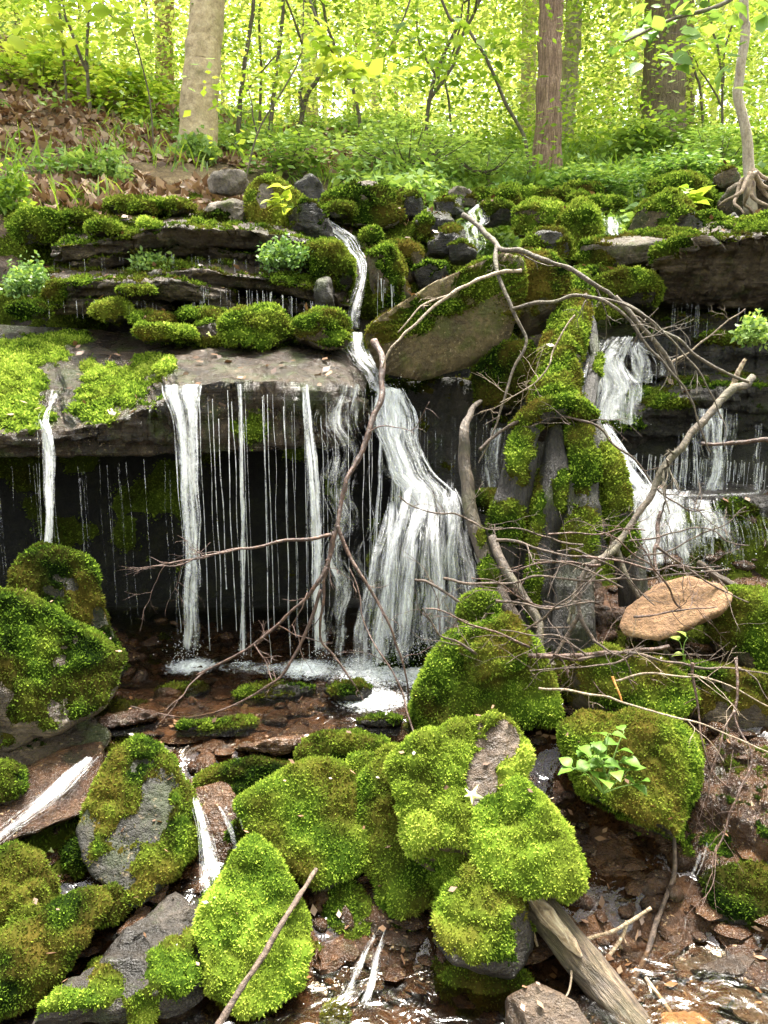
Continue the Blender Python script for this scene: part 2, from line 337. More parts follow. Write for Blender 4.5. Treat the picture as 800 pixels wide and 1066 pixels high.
# ------------------------------------------------------------------ stones
def rock(label, poly, Y, T, mat, moss=None, front=(0,.25), sub=None, p=28, amp=.075, strata=0, name='rock', cat='rock', group=None, facets=8, seed=None, k=.12, extra=()):
    """a faceted stone: its side facets pass through the outline's edges, a tilted front facet, a back and random cut corners"""
    sd = seed if seed is not None else int(sum(a*7+b*13 for a, b in poly))%9991
    rg = np.random.default_rng(sd)
    if moss is None and name == 'rock' and mat.name == 'black_wet_stone': moss = dict(cover=-.42, up=.8, tint=.42, brown=.3, thick=.03)
    poly = np.array(poly, float); c = (poly.min(0)+poly.max(0))/2
    if moss is not None and moss.get('cover', 0) > .2: poly = c+(poly-c)*.985
    C = at(c[0], c[1], Y); v = unit(C-EYE); r = unit(np.cross(v, [0,0,1])); u = np.cross(r, v)
    s = (C-EYE)@FW/FPX
    L2 = np.stack([(poly[:,0]-c[0])*s, (c[1]-poly[:,1])*s], 1)
    ctr = L2.mean(0); ar = np.roll(L2, -1, 0)
    area = .5*np.sum(L2[:,0]*ar[:,1]-ar[:,0]*L2[:,1])
    if area < 0: L2 = L2[::-1]; ar = np.roll(L2, -1, 0)
    nrm = []; off = []
    for a, b in zip(L2, ar):
        e = b-a; n2 = np.array([e[1], -e[0]]); n2 /= max(np.linalg.norm(n2), 1e-9)
        h = n2@a
        kk = rg.uniform(-k, k); n3 = n2[0]*r+n2[1]*u+kk*v; l = np.linalg.norm(n3)
        nrm.append(n3/l); off.append(max(h*1.03, .02)/l)
    for (ei, th, df) in extra:          # a sloping face seen above the front one, hinged on an outline edge at some depth
        a, b = L2[ei], L2[(ei+1)%len(L2)]; e = b-a; n2 = np.array([e[1], -e[0]])/np.linalg.norm(e); h0 = n2@a; th = R(th); nrm.append(math.cos(th)*(n2[0]*r+n2[1]*u)-math.sin(th)*v); off.append(max(math.cos(th)*h0-math.sin(th)*df*T, .02))
    nf = unit(-v+front[0]*r+front[1]*u); nrm.append(nf); off.append(T*.95)
    nrm.append(unit(v+rg.normal(0,.15,3))); off.append(T)
    ext = np.array([np.ptp(L2[:,0])/2, T, np.ptp(L2[:,1])/2])
    for _ in range(facets):
        d = unit(rg.normal(0,1,3)); w = r*d[0]+v*d[1]+u*d[2]
        h = math.sqrt(((ext*d)**2).sum())*rg.uniform(.92, 1.08); nrm.append(w); off.append(h)
    nrm = np.array(nrm); off = np.array(off)
    if sub is None:
        size = max(np.ptp(poly[:,0]), np.ptp(poly[:,1])); sub = 4 if size < 42 else 5 if size < 150 else 6
    if np.ptp(poly[:,0]) < 62 and amp < .1: amp = .13
    D0, F = ico(sub)
    D = D0[:,0:1]*ext[0]*r+D0[:,1:2]*ext[1]*v+D0[:,2:3]*ext[2]*u
    D /= np.linalg.norm(D, axis=1, keepdims=True)
    q = np.maximum(D@nrm.T, 0)/off
    rad = ((q**p).sum(1))**(-1/p)
    V = D*rad[:,None]; mean = float(ext.mean())
    n1 = fbm(V/mean*1.1+sd, 4, 1); n2 = fbm(V/mean*5+sd, 4, 2)
    Nn = vnormals(V, F)
    dsp = mean*(amp*1.1*n1+amp*.45*n2-amp*1.3*(np.abs(fbm(V/mean*2.1+sd, 3, 4))-.2)-.01)
    if strata:
        sp = np.stack([V[:,0]*1.2, V[:,1]*1.2, (V[:,2]+.12*V[:,0])*strata], 1)
        st = fbm(sp+sd, 3, 6); dsp += .035*np.sign(st)*np.abs(st)**.6
    V = C+V+Nn*dsp[:,None]
    base = np.array([C[0], C[1], V[:,2].min()])
    o = mk(name, V, F, mat, loc=base)
    tag(o, label, cat, group)
    if moss is not None: moss_on(o, V, F, **moss)
    return o
def blob(label, cx, cy, w, h, Y, mat, moss, **kw):
    """small rounded stone by its middle and size in the picture"""
    n = 7; a0 = random.random()*6
    poly = [(cx+w/2*math.cos(a0+2*math.pi*i/n)*random.uniform(.9,1.12), cy+h/2*math.sin(a0+2*math.pi*i/n)*random.uniform(.9,1.12)) for i in range(n)]
    kw.setdefault('p', 8); kw.setdefault('amp', .17)
    return rock(label, poly, Y, kw.pop('T', .55*w*Y/FPX), mat, moss, **kw)

# ------------------------------------------------------------------ ledges (long overhanging shelves of rock)
def ledge(label, lip, bot, back, mat, moss=(), undercut=.12, strata=30, sa=.05, amp=.03, n=240, m=84, name='rock_ledge', seed=3, nose=.3):
    """lip/bot/back: lists of (px, py, Y): top front edge, bottom front edge and rear of the top surface"""
    def line(P):
        P = np.array(P, float); t = np.interp(np.linspace(P[0,0], P[-1,0], n), P[:,0], np.arange(len(P)))
        return np.array([at(*[np.interp(k, np.arange(len(P)), P[:,j]) for j in range(3)]) for k in t])
    A, B, K = line(lip), line(bot), line(back)
    jag = fbm(np.stack([A[:,0]*3.2, A[:,0]*0, A[:,0]*0], 1), 5, seed, .62)[:,None]*np.array([0,-.16,.02])
    A = A+jag; B = B+jag*.5
    B[:,1] += undercut
    Bk = np.stack([B[:,0], K[:,1], B[:,2]+.02], 1)
    ctrl = np.stack([K, K*.5+A*.5+np.array([0,0,.01]), A+np.array([0,.10,.004]), A, A*(1-nose)+B*nose+np.array([0,-.012,0]), A*.35+B*.65, B, B+np.array([0,.1,.012]), Bk], 1)   # n,9,3
    for _ in range(2):      # round the profile
        a = ctrl[:,:-1]*.75+ctrl[:,1:]*.25; b = ctrl[:,:-1]*.25+ctrl[:,1:]*.75
        mid = np.empty((ctrl.shape[0], 2*a.shape[1], 3)); mid[:,0::2] = a; mid[:,1::2] = b
        ctrl = np.concatenate([ctrl[:,:1], mid, ctrl[:,-1:]], 1)
    seg = np.linalg.norm(np.diff(ctrl.mean(0), axis=0), axis=1); cum = np.concatenate([[0], np.cumsum(seg)])
    g = np.linspace(0, 1, m); wgt = np.interp(g, [0,.25,.75,1], [0,.3,.8,1])*cum[-1]
    idx = np.interp(wgt, cum, np.arange(len(cum))); lo = np.floor(idx).astype(int).clip(0, len(cum)-2); fr = (idx-lo)[None,:,None]
    G = ctrl[:,lo]*(1-fr)+ctrl[:,lo+1]*fr
    cen = G.mean(1, keepdims=True); t = np.linspace(0, 1, n); e = np.minimum(np.minimum(t, 1-t)/.05, 1)[:,None,None]
    G = cen+(G-cen)*(.02+.98*np.sqrt(1-(1-e)**2))
    V = G.reshape(-1,3); ii = np.arange(n-1)[:,None]*m+np.arange(m)[None,:]; jj = np.roll(ii, -1, 1)
    F = np.stack([ii, jj, jj+m, ii+m], -1).reshape(-1,4)
    Nn = vnormals(V, F); side = 1-np.abs(Nn[:,2])
    sp = np.stack([V[:,0]*3.5, V[:,1]*3.5, (V[:,2]+.05*V[:,0]+.03*vnoise(V*2))*strata], 1); st = fbm(sp, 4, seed, .6)
    V = V+Nn*(amp*fbm(V*3.3, 4, seed+2)+amp*.35*fbm(V*17, 3, seed+4)+sa*np.tanh(5*st)*sstep(.2,.7,side))[:,None]
    base = V.mean(0); base[2] = V[:,2].min()
    o = mk(name, V, F, mat, loc=base); tag(o, label, 'rock ledge')
    if moss: moss_on(o, V, F, **moss)
    return o

# ------------------------------------------------------------------ tubes: trunks, roots, branches
def smooth_path(P, n):
    P = np.array(P, float); k = np.arange(len(P)); t = np.linspace(0, len(P)-1, n)
    i = np.floor(t).astype(int).clip(0, len(P)-2); f = (t-i)[:,None]
    P0 = P[np.maximum(i-1, 0)]; P1 = P[i]; P2 = P[i+1]; P3 = P[np.minimum(i+2, len(P)-1)]
    return .5*(2*P1+(P2-P0)*f+(2*P0-5*P1+4*P2-P3)*f**2+(3*P1-P0-3*P2+P3)*f**3)
def tube_arr(C, rad, seg=8, bark=0., bf=6., flute=0., seed=0, wob=0.):
    C = np.asarray(C, float); n = len(C)
    if wob: C = C+np.stack([vnoise(C*9+s*31+seed, s) for s in range(3)], 1)*wob
    T = np.gradient(C, axis=0); T /= np.maximum(np.linalg.norm(T, axis=1, keepdims=True), 1e-9)
    ref = np.array([.31,.9,.2]) if abs(T[:,2]).mean() > .5 else np.array([.1,.2,1.])
    a = np.cross(T, ref); a /= np.maximum(np.linalg.norm(a, axis=1, keepdims=True), 1e-9); b = np.cross(T, a)
    th = np.linspace(0, 2*math.pi, seg, endpoint=False); rad = np.asarray(rad, float)
    dirs = a[:,None]*np.cos(th)[None,:,None]+b[:,None]*np.sin(th)[None,:,None]
    V = (C[:,None]+dirs*rad[:,None,None]).reshape(-1,3)
    if bark or flute:
        q = V*bf+seed
        d = bark*fbm(q, 3, seed)
        if flute: d = d+flute*fbm(np.stack([np.tile(np.cos(th), n)*2.4+seed, np.tile(np.sin(th), n)*2.4, np.repeat(np.arange(n)/n*2.2, seg)], 1), 3, seed+3)
        V = V+dirs.reshape(-1,3)*(d*np.repeat(rad, seg))[:,None]
    ii = np.arange(n-1)[:,None]*seg+np.arange(seg)[None,:]; jj = np.arange(n-1)[:,None]*seg+(np.arange(seg)+1)[None,:]%seg
    F = np.stack([ii, jj, jj+seg, ii+seg], -1).reshape(-1,4)
    V = np.concatenate([V, C[:1], C[-1:]]); k = np.arange(seg); kk = (k+1)%seg
    c0 = np.stack([np.full(seg, n*seg), kk, k], 1); c1 = np.stack([np.full(seg, n*seg+1), k+(n-1)*seg, kk+(n-1)*seg], 1)
    return V, F, np.concatenate([c0, c1])
def merge(parts):
    V = []; Q = []; T = []; o = 0
    for v, q, t in parts:
        V.append(v); Q.append(q+o); T.append(t+o); o += len(v)
    return np.concatenate(V), [np.concatenate(Q), np.concatenate(T)]
def pix(P): return [at(*q) for q in P]
def taper(n, r0, r1, pw=1.0): return r0+(r1-r0)*np.linspace(0, 1, n)**pw
def twiglet(start, d, length, r, depth, rg, parts, droop=.0):
    n = max(5, int(length/.03)); P = [np.array(start, float)]; d = unit(d)
    for i in range(n):
        d = unit(d+rg.normal(0, .16, 3)+np.array([0,0,-droop])); P.append(P[-1]+d*length/n)
    parts.append(tube_arr(smooth_path(P, n*2), taper(n*2, r, r*.35), 5))
    if depth:
        for _ in range(rg.integers(1, 4)):
            i = rg.integers(1, n); twiglet(P[i], unit(d+rg.normal(0, .8, 3)), length*rg.uniform(.3, .65), r*.6, depth-1, rg, parts, droop)
def branch(label, pts, r0, r1, mat, forks=(), twigs=0, tl=.3, seed=1, name='fallen_branch', cat='fallen branch', group=None, wob=.012, droop=.03, tr=.35):
    """main stem as the thing's mesh; forks and side twigs are its children"""
    r0 *= .82; r1 *= .8; rg = np.random.default_rng(seed); W = pix(pts); n = max(24, 10*len(pts)); C = smooth_path(W, n)
    V, Q, T = tube_arr(C, taper(n, r0, r1, .8)*(1+.16*vnoise(C*28+seed)), 10, .3, 40, seed=seed, wob=wob*1.4)
    o = mk(name, V, [Q, T], mat, loc=W[0]); tag(o, label, cat, group)
    for k, (fp, a, b) in enumerate(forks):
        Wf = pix(fp); nf = max(20, 9*len(fp)); Cf = smooth_path(Wf, nf)
        parts = [tube_arr(Cf, taper(nf, a, b, .8), 8, .15, 30, seed=seed+k, wob=wob)]
        for _ in range(3):
            i = rg.integers(4, nf-2); twiglet(Cf[i], unit(Cf[i]-Cf[i-3]+rg.normal(0, .35, 3)*np.linalg.norm(Cf[i]-Cf[i-3])*2), tl*rg.uniform(.3, .8), b*.8, 1, rg, parts, droop)
        v, f = merge(parts); mk('side_branch', v, f, mat, parent=o)
    for _ in range(twigs):
        i = rg.integers(int(n*.2), n-2); parts = []
        tdir = unit(C[i+1]-C[i-1]); twiglet(C[i], unit(tdir*.6+rg.normal(0, .75, 3)), tl*rg.uniform(.4, 1.1), max(r1*.8, r0*tr*.5), 2, rg, parts, droop)
        v, f = merge(parts); mk('twig', v, f, mat, parent=o)
    return o

# ------------------------------------------------------------------ leaves
def kite_leaves(P, size, tint, flat=.75, aspect=.62, nrm=None, shape=4):
    n = len(P); up = np.array([0,0,1.0]) if nrm is None else nrm
    nn = up*flat+rng.normal(0, 1, (n,3))*(1-flat)*1.1; nn /= np.linalg.norm(nn, axis=1, keepdims=True)
    a = np.cross(nn, rng.normal(0, 1, (n,3))); a /= np.linalg.norm(a, axis=1, keepdims=True); b = np.cross(nn, a)
    s = (size*(.6+.8*rng.random(n)))[:,None]; w = s*aspect*.5
    if shape == 4:
        V = np.stack([P, P+a*s*.42+b*w-nn*s*.05, P+a*s-nn*s*.12, P+a*s*.42-b*w-nn*s*.05], 1); F = np.arange(n*4).reshape(n,4); m = 4
    else:
        V = np.stack([P, P+a*s*.2+b*w*.85, P+a*s*.5+b*w, P+a*s*.8+b*w*.45-nn*s*.06, P+a*s*1.05-nn*s*.14, P+a*s*.8-b*w*.45-nn*s*.06, P+a*s*.5-b*w, P+a*s*.2-b*w*.85], 1)
        V[:,0] -= nn*s*.0; V[:,[1,2,3,5,6,7]] += (nn*s*.06)[:,None]
        i = np.arange(n)[:,None]*8; F = np.concatenate([i+np.array([q]) for q in ([0,1,2,3],[0,3,4,5],[0,5,6,7])]); m = 8
    return V.reshape(-1,3), F, np.repeat(tint, m)
def sprays(C, rad, per, size, tint0=.5, flat=.8, thick=.22, tv=.2, shape=4):
    """flattened leaf sprays round the points C"""
    C = np.asarray(C, float); k = len(C); rad = np.broadcast_to(rad, k)
    th = rng.random((k,per))*2*math.pi; rr = np.sqrt(rng.random((k,per)))
    off = np.stack([np.cos(th)*rr, np.sin(th)*rr, rng.normal(0, thick, (k,per))], -1)*rad[:,None,None]
    tilt = rng.normal(0, .25, (k,1,2)); off[:,:,2] += (off[:,:,:2]*tilt).sum(-1)-.25*(rr**2)*rad[:,None]
    P = (C[:,None]+off).reshape(-1,3); t = np.clip(tint0+np.repeat(rng.normal(0, tv, k), per)+rng.normal(0, .14, k*per), 0, 1)
    return kite_leaves(P, size, t, flat, shape=shape)

# ------------------------------------------------------------------ water
def ripath(path, width, n):
    W = np.array(pix([(a,b,c) for a, b, c in path])); C = smooth_path(W, n); t = np.linspace(0, len(path)-1, n)
    wd = np.interp(t, np.arange(len(path)), np.array(width)*np.array([p[2] for p in path])/FPX)
    return C, wd
def flow_arr(path, width, dens, layers, strands, r, jit, n, m, seed, bow, fade):
    rg = np.random.default_rng(seed); C, wd = ripath(path, width, n)
    s = np.concatenate([[0], np.cumsum(np.linalg.norm(np.diff(C, axis=0), axis=1))]); t = np.linspace(0, 1, n); j = np.linspace(-1, 1, m)
    wd = wd*(1+.22*vnoise(np.stack([s*5, s*0+seed, s*0], 1), seed)); C = C+np.stack([.12*wd*vnoise(np.stack([s*6, s*0+seed+5, s*0], 1), seed), 0*s, 0*s], 1)
    ef = np.minimum(1, np.minimum(sstep(0, fade[0], t)+.25, sstep(0, fade[1], 1-t)+.15))
    VV = []; FF = []; UU = []; DD = []; o = 0
    for k in range(layers):
        q = np.stack([np.tile(j*2.2, n), np.repeat(s*3, m), np.full(n*m, k*7.7+seed)], 1)
        dz = fbm(q, 3, seed+k)*jit; lat = fbm(q*1.7+9, 3, seed+k)*.2
        X = np.repeat(C, m, 0); jj = np.tile(j, n)
        X = X+np.stack([(jj+lat)*np.repeat(wd, m)/2, -(1-jj**2)*bow+dz-k*.018, 0*jj], 1)
        edge = 1-np.abs(jj)**3*.75
        D = dens*edge*np.repeat(ef, m)*(1 if k == 0 else .82)+.3*fbm(np.stack([jj*3.1, np.repeat(s*2.2, m), jj*0+seed+k], 1), 3, seed)
        ii = (np.arange(n-1)[:,None]*m+np.arange(m-1)[None,:]).ravel()
        VV.append(X); FF.append(np.stack([ii, ii+1, ii+1+m, ii+m], 1)+o); DD.append(D)
        UU.append(np.stack([jj*np.repeat(wd, m)/2+k*3.3+seed*.7, np.repeat(s, m)], 1)); o += n*m
    for k in range(int(strands*.45+.5)):
        j0 = rg.uniform(-1, 1); a = rg.uniform(0, .5)*rg.random(); b = 1-rg.uniform(0, .5)*rg.random(); i0 = int(a*n); i1 = min(max(int(b*n), i0+8), n)
        idx = np.arange(i0, i1); ns = len(idx)
        P = C[idx]+np.stack([(j0+.1*vnoise(np.stack([s[idx]*3, s[idx]*0+k, s[idx]*0], 1), seed))*wd[idx]/2, -(1-j0*j0)*bow-.02-.03*rg.random()+0*idx, 0*idx], 1)
        rr = r*.55*(.3+1.2*rg.random()**2)*(1+.6*vnoise(np.stack([s[idx]*14, s[idx]*0+k*3.1, s[idx]*0], 1), seed+1))
        V, Q, T = tube_arr(P, np.maximum(rr, r*.1), 5); VV.append(V); FF.append(Q+o)
        sv = np.concatenate([np.repeat(s[idx], 5), [s[i0], s[i1-1]]]); UU.append(np.stack([V[:,0]*.6+k*.37, sv], 1)); DD.append(np.full(len(V), dens*.6+.14)); o += len(V)
    return np.concatenate(VV), np.concatenate(FF), np.concatenate(UU), np.concatenate(DD), C, wd
def flow(label, path, width, dens=.5, layers=2, strands=14, r=.004, jit=.03, n=90, m=26, name='waterfall', cat='waterfall', group=None, seed=1, bow=.03, spray=0, fade=(.04,.06), mat=None, more=()):
    """one fall; more: further streams of it as (path, width, dens, strands)"""
    A = [flow_arr(path, width, dens, layers, strands, r, jit, n, m, seed, bow, fade)]
    for k, (p, w, d, st) in enumerate(more): A.append(flow_arr(p, w, d, layers, st, r, jit, n, m, seed*31+k, bow*.5, fade))
    o = 0; FF = []
    for a in A: FF.append(a[1]+o); o += len(a[0])
    C, wd = A[0][4], A[0][5]; rg = np.random.default_rng(seed)
    obj = mk(name, np.concatenate([a[0] for a in A]), [np.concatenate(FF)], mat or M['fall'], attrs={'dens': np.concatenate([a[3] for a in A])}, uv=np.concatenate([a[2] for a in A]), loc=C[-1])
    tag(obj, label, cat, group)
    if spray:
        ends = [(a[4][-1], a[5][-1]) for a in A]; P = np.concatenate([e+rg.normal(0, 1, (spray//len(A)+1,3))*np.array([w*.5, .06, .0])+np.array([0,-.05,0]) for e, w in ends]); P[:,2] += np.abs(rg.normal(0, .055, len(P)))
        splash(obj, P, .0019, rg)
    return obj
def splash(parent, P, r, rg):
    T4 = np.array([[1,1,1],[-1,-1,1],[-1,1,-1],[1,-1,-1]])*.7; n = len(P); sc = (r*(.4+rg.random(n)*1.3))[:,None,None]
    V = (P[:,None]+T4[None]*sc).reshape(-1,3); i = np.arange(n)[:,None]*4
    F = np.concatenate([i+np.array([a]) for a in ([0,1,2],[0,3,1],[0,2,3],[1,3,2])])
    return tag(mk('splash', V, F, M['fall'], parent=parent, attrs={'dens': np.full(len(V), .9)}, uv=V[:,:2]), kind='stuff')
def drips(label, lip, bottom, count, parent=None, r=.0017, seed=1, name='dripping_water', dens=.62, dy=-.03, group=None):
    """fine separate threads of water below an overhang: nobody could count them"""
    rg = np.random.default_rng(seed); lip = np.array(lip, float); VV = []; FF = []; UU = []; o = 0
    for k in range(count):
        x = rg.uniform(lip[0,0], lip[-1,0]); a = at(x, np.interp(x, lip[:,0], lip[:,1]), np.interp(x, lip[:,0], lip[:,2])); b = np.array(bottom, float)
        pb = np.interp(x, b[:,0], b[:,1]); z1 = at(x, pb, a[1])[2]; a = a+[0, dy+rg.normal(0, .03), 0]
        z0 = a[2]-abs(rg.normal(0, .06))*(a[2]-z1); z1 = z1+(rg.random()**2)*.45*(z0-z1)
        n = 26; z = np.linspace(z0, z1, n); P = np.stack([a[0]+.006*vnoise(np.stack([z*4, z*0+k, z*0], 1), seed), np.full(n, a[1]), z], 1)
        rr = r*(.45+1.1*rg.random()**2)*(1+.6*vnoise(np.stack([z*24, z*0+k*2.3, z*0], 1), seed+3))
        V, Q, T = tube_arr(P, np.maximum(rr, r*.15), 4); VV.append(V); FF.append(Q+o); o += len(V)
        UU.append(np.stack([V[:,0]+k*.21, V[:,2]*2.5], 1))
    V = np.concatenate(VV); ob = mk(name, V, [np.concatenate(FF)], M['fall'], attrs={'dens': np.full(len(V), dens)}, uv=np.concatenate(UU), loc=V.mean(0))
    tag(ob, label, 'dripping water', None, 'stuff'); return ob
# ================================================================== the ground
PC = np.array([(-6,-.7),(1.5,-.56),(2.1,-.45),(2.4,-.31),(2.75,-.19),(3.17,-.08),(3.5,-.06),(5.1,-.04),(5.32,.2),(5.48,1.1),(5.56,1.5),(5.72,1.72),(5.95,2.08),(6.3,2.38),(7,2.62),(9,3.3),(12,4.2),(20,6.2),(45,11.5),(90,22)])
PR = np.array([(-6,-.7),(1.5,-.56),(2.1,-.45),(2.4,-.38),(2.75,-.2),(3.0,0.0),(3.3,.13),(3.8,.30),(4.2,.36),(4.35,.6),(4.7,.70),(4.95,1.02),(5.4,1.38),(5.8,1.6),(6.5,2.0),(7.5,2.45),(9,3.1),(12,3.95),(20,5.8),(45,10.5),(90,21)])
def gz(x, y, fine=True):
    x = np.atleast_1d(np.asarray(x, float)); y = np.atleast_1d(np.asarray(y, float))
    w = sstep(.3, .75, x); z = np.interp(y, PC[:,0], PC[:,1])*(1-w)+np.interp(y, PR[:,0], PR[:,1])*w
    z = z+np.interp(y, [5.8,8,12,20,45,90], [0,.35,1.1,2.0,4,8])*sstep(.5, 3.0, -x/np.maximum(y/6, 1)*1.0)
    z = z+.32*sstep(1.0, 1.7, x)*sstep(3.4, 2.6, y)*sstep(1.6, 2.2, y)            # reddish bank at the right
    z = z+.30*sstep(-1.15, -1.9, x)*sstep(4.6, 3.9, y)*sstep(2.2, 3.0, y)
    q = np.stack([x, y, x*0], -1)
    if not fine: return z+np.interp(y, [2,6,8,30], [.035,.05,.10,.6])*fbm(q*np.array([1.5,1.5,1]), 3, 4)
    z = z+np.interp(y, [2,6,8,30], [.035,.05,.10,.6])*fbm(q*np.array([1.5,1.5,1]), 3, 4)+np.interp(y, [2,6,9,30], [.022,.03,.03,.05])*fbm(q*6, 4, 8)
    return z
def build_ground():
    ny = 640; u = np.linspace(-1.15, 1.15, 420)
    y = np.concatenate([np.linspace(-5, 1.4, 30), np.linspace(1.42, 7.5, 430), np.geomspace(7.55, 95, 180)])
    Y, U = np.meshgrid(y, u, indexing='ij'); X = U*np.maximum(Y, 3.0)*(1+.25*np.maximum(Y-8, 0)/87); x = X.ravel(); yy = Y.ravel()
    z = gz(x, yy)
    n = len(u); ii = (np.arange(len(y)-1)[:,None]*n+np.arange(n-1)[None,:]).ravel(); F = np.stack([ii, ii+1, ii+n+1, ii+n], 1)
    V = np.stack([x, yy, z], 1); Nn = vnormals(V, F)
    bed = sstep(6.6, 5.4, yy+.5*fbm(V*2, 2, 3)); green = np.clip(sstep(-2.2, 1.0, x*6/np.maximum(yy, 6)+1.2*fbm(V*.8, 3, 5))*.9+.1, 0, 1)
    green = np.clip(green+sstep(12, 18, yy)*.7, 0, 1)
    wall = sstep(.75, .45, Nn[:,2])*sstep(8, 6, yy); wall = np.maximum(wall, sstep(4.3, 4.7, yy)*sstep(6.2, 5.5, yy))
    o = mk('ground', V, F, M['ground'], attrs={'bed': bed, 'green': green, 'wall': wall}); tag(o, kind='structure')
    k = (yy > 3.9) & (yy < 6.9)
    return V, F
GV, GF = build_ground()
def gpt(px, py):                    # where the sight line meets the ground
    d = FW+RT*((px-400)/FPX)+UP*((533-py)/FPX); t = np.concatenate([np.linspace(1.5, 12, 1500), np.linspace(12, 80, 1500)])
    P = EYE+d*t[:,None]; b = np.nonzero(P[:,2] < gz(P[:,0], P[:,1]))[0]
    return P[b[0]] if len(b) else P[-1]

# moss creeping over the wet rock wall and the gaps between stones
def ground_moss(x0, x1, y0, y1, cov, dens, tint, seed, lab, nf=3.5):
    nx, ny = 260, 200; X, Y = np.meshgrid(np.linspace(x0, x1, nx), np.linspace(y0, y1, ny)); x = X.ravel(); y = Y.ravel(); V = np.stack([x, y, gz(x, y)+.004], 1)
    ii = (np.arange(ny-1)[:,None]*nx+np.arange(nx-1)[None,:]).ravel(); F = np.stack([ii, ii+1, ii+nx+1, ii+nx], 1)
    Nn = vnormals(V, F); ed = np.minimum.reduce([x-x0, x1-x, y-y0, y1-y]); m = cov+fbm(V*nf, 4, seed)*1.2-.7*sstep(.3, 0, ed)
    k = m[F].max(1) > 0; G = F[k]; us = np.unique(G); re = np.full(len(V), -1); re[us] = np.arange(len(us)); G = re[G]; P = V[us]+Nn[us]*(.03*sstep(0, .3, m[us])-.008)[:,None]; mm = m[us]
    Q = vnormals(P, G); Yd = (y0+y1)/2; T, W = sample_faces(P, G, sstep(-.02, .2, mm), dens)
    tn = tint+.3*fbm(P*5, 3, 2); bp = (P[T]*W[:,:,None]).sum(1); bq = (Q[T]*W[:,:,None]).sum(1); bt = np.clip((tn[T]*W).sum(1)+rng.normal(0, .13, len(T)), 0, 1); bb = np.clip(.25+.3*fbm(bp*6, 3, 7), 0, .7)
    v, f, t, b = blades(bp, bq, .0019*Yd, .006+.0028*Yd, bt, bb)
    o = mk('moss_carpet', np.concatenate([P, v]), [G, f+len(P)], M['moss'], attrs={'tint': np.concatenate([np.clip(tn-.2, 0, 1), t]), 'brown': np.concatenate([P[:,0]*0+.2, b])}); tag(o, lab, 'moss', None, 'stuff')
ground_moss(-4.6, 5.0, 5.2, 7.4, .12, 9000, .45, 3, 'moss carpet between the stones above the ledges')
ground_moss(-.8, .5, 5.05, 5.5, -.3, 9000, .06, 5, 'dim moss on the dark back wall behind the falls')  # recess shade put into this near-black moss tint
ground_moss(.25, 4.0, 2.9, 4.75, .02, 12000, .38, 6, 'moss patches on the wet ground below the right cascade')
ground_moss(-3.6, -.9, 2.0, 4.9, .0, 12000, .36, 12, 'moss patches on the wet ground left of the stream')
ground_moss(-1.0, 1.3, 2.1, 3.1, -.34, 16000, .4, 8, 'moss between the stones of the stream bed')

# ================================================================== water lying in the bed
def water_sheet(name, x0, x1, y0, y1, zf, foam, n=(220,160)):
    X, Y = np.meshgrid(np.linspace(x0, x1, n[0]), np.linspace(y0, y1, n[1])); x = X.ravel(); y = Y.ravel(); q = np.stack([x, y, x*0], 1)
    fo = np.clip(foam(x, y), 0, 1); z = zf(x, y)+.006*fbm(q*7, 3, 5)+.05*fo*np.abs(fbm(q*13, 4, 6, .62))
    ii = (np.arange(n[1]-1)[:,None]*n[0]+np.arange(n[0]-1)[None,:]).ravel(); F = np.stack([ii, ii+1, ii+n[0]+1, ii+n[0]], 1)
    o = mk(name, np.stack([x, y, z], 1), F, M['pool'], attrs={'foam': foam(x, y)}); tag(o, kind='structure'); return o
def foam_pool(x, y):
    f = 0*x
    for (px, py, rx, ry, a) in ((300,694,180,15,.6),(390,696,95,38,.72),(440,698,60,38,.76),(200,692,44,18,.8),(255,690,30,10,.62),(320,694,50,20,.82),(390,726,80,28,.66),(150,705,50,12,.45)):
        p = at(px, py, 3.77); d = (1.6-0.0)/(1.6-p[2]); c = EYE+(p-EYE)*d
        sx = rx*c[1]/FPX; sy = ry*.0094
        f = np.maximum(f, a*np.exp(-((x-c[0])/sx)**2-((y-c[1])/sy)**2))
    return f
water_sheet('pool_water', -1.9, .42, 3.14, 4.8, lambda x, y: 0*x-.012, foam_pool, (300,220))
water_sheet('stream_water', -1.3, 1.6, .8, 2.36, lambda x, y: 0*x-.362+.02*(y-2), lambda x, y: 0*x-.3)
water_sheet('stream_water', -1.35, -.64, 2.3, 2.8, lambda x, y: 0*x-.262+(y-2.4)*.25, lambda x, y: 0*x-.3)

water_sheet('stream_water', -1.25, 1.6, 2.2, 3.22, lambda x, y: gz(x, y, False)+.001, lambda x, y: 0*x-.3, (260,160))
# ================================================================== rock shelves at the left
ledge('long overhanging wet ledge with the falls pouring off its front edge',
      [(-420,458,3.95),(-130,452,3.95),(0,450,3.95),(60,446,3.95),(110,438,3.97),(150,424,3.98),(185,404,4.0),(240,396,4.0),(320,395,4.02),(372,400,4.05),(390,412,4.12)],
      [(-420,490,3.95),(-130,486,3.95),(0,482,3.95),(100,478,3.97),(200,476,4.0),(300,474,4.02),(372,470,4.05),(390,464,4.12)],
      [(-420,322,5.4),(-130,330,5.35),(0,338,5.35),(130,345,5.35),(250,352,5.3),(330,350,5.3),(364,352,5.2)], M['ledge'],
      moss=dict(cover=-1.45, up=.8, spots=[(122,402,46,28),(100,425,28,18),(158,380,26,12),(10,412,40,40),(35,365,42,18),(0,380,40,30),(20,435,40,16),(70,352,30,8),(215,352,60,10),(280,352,40,8),(262,446,22,14)], bare=[(240,376,55,12)], tint=.72, brown=.12, thick=.05),
      undercut=.05, strata=20, sa=.032, amp=.032, n=640, m=120, seed=5)
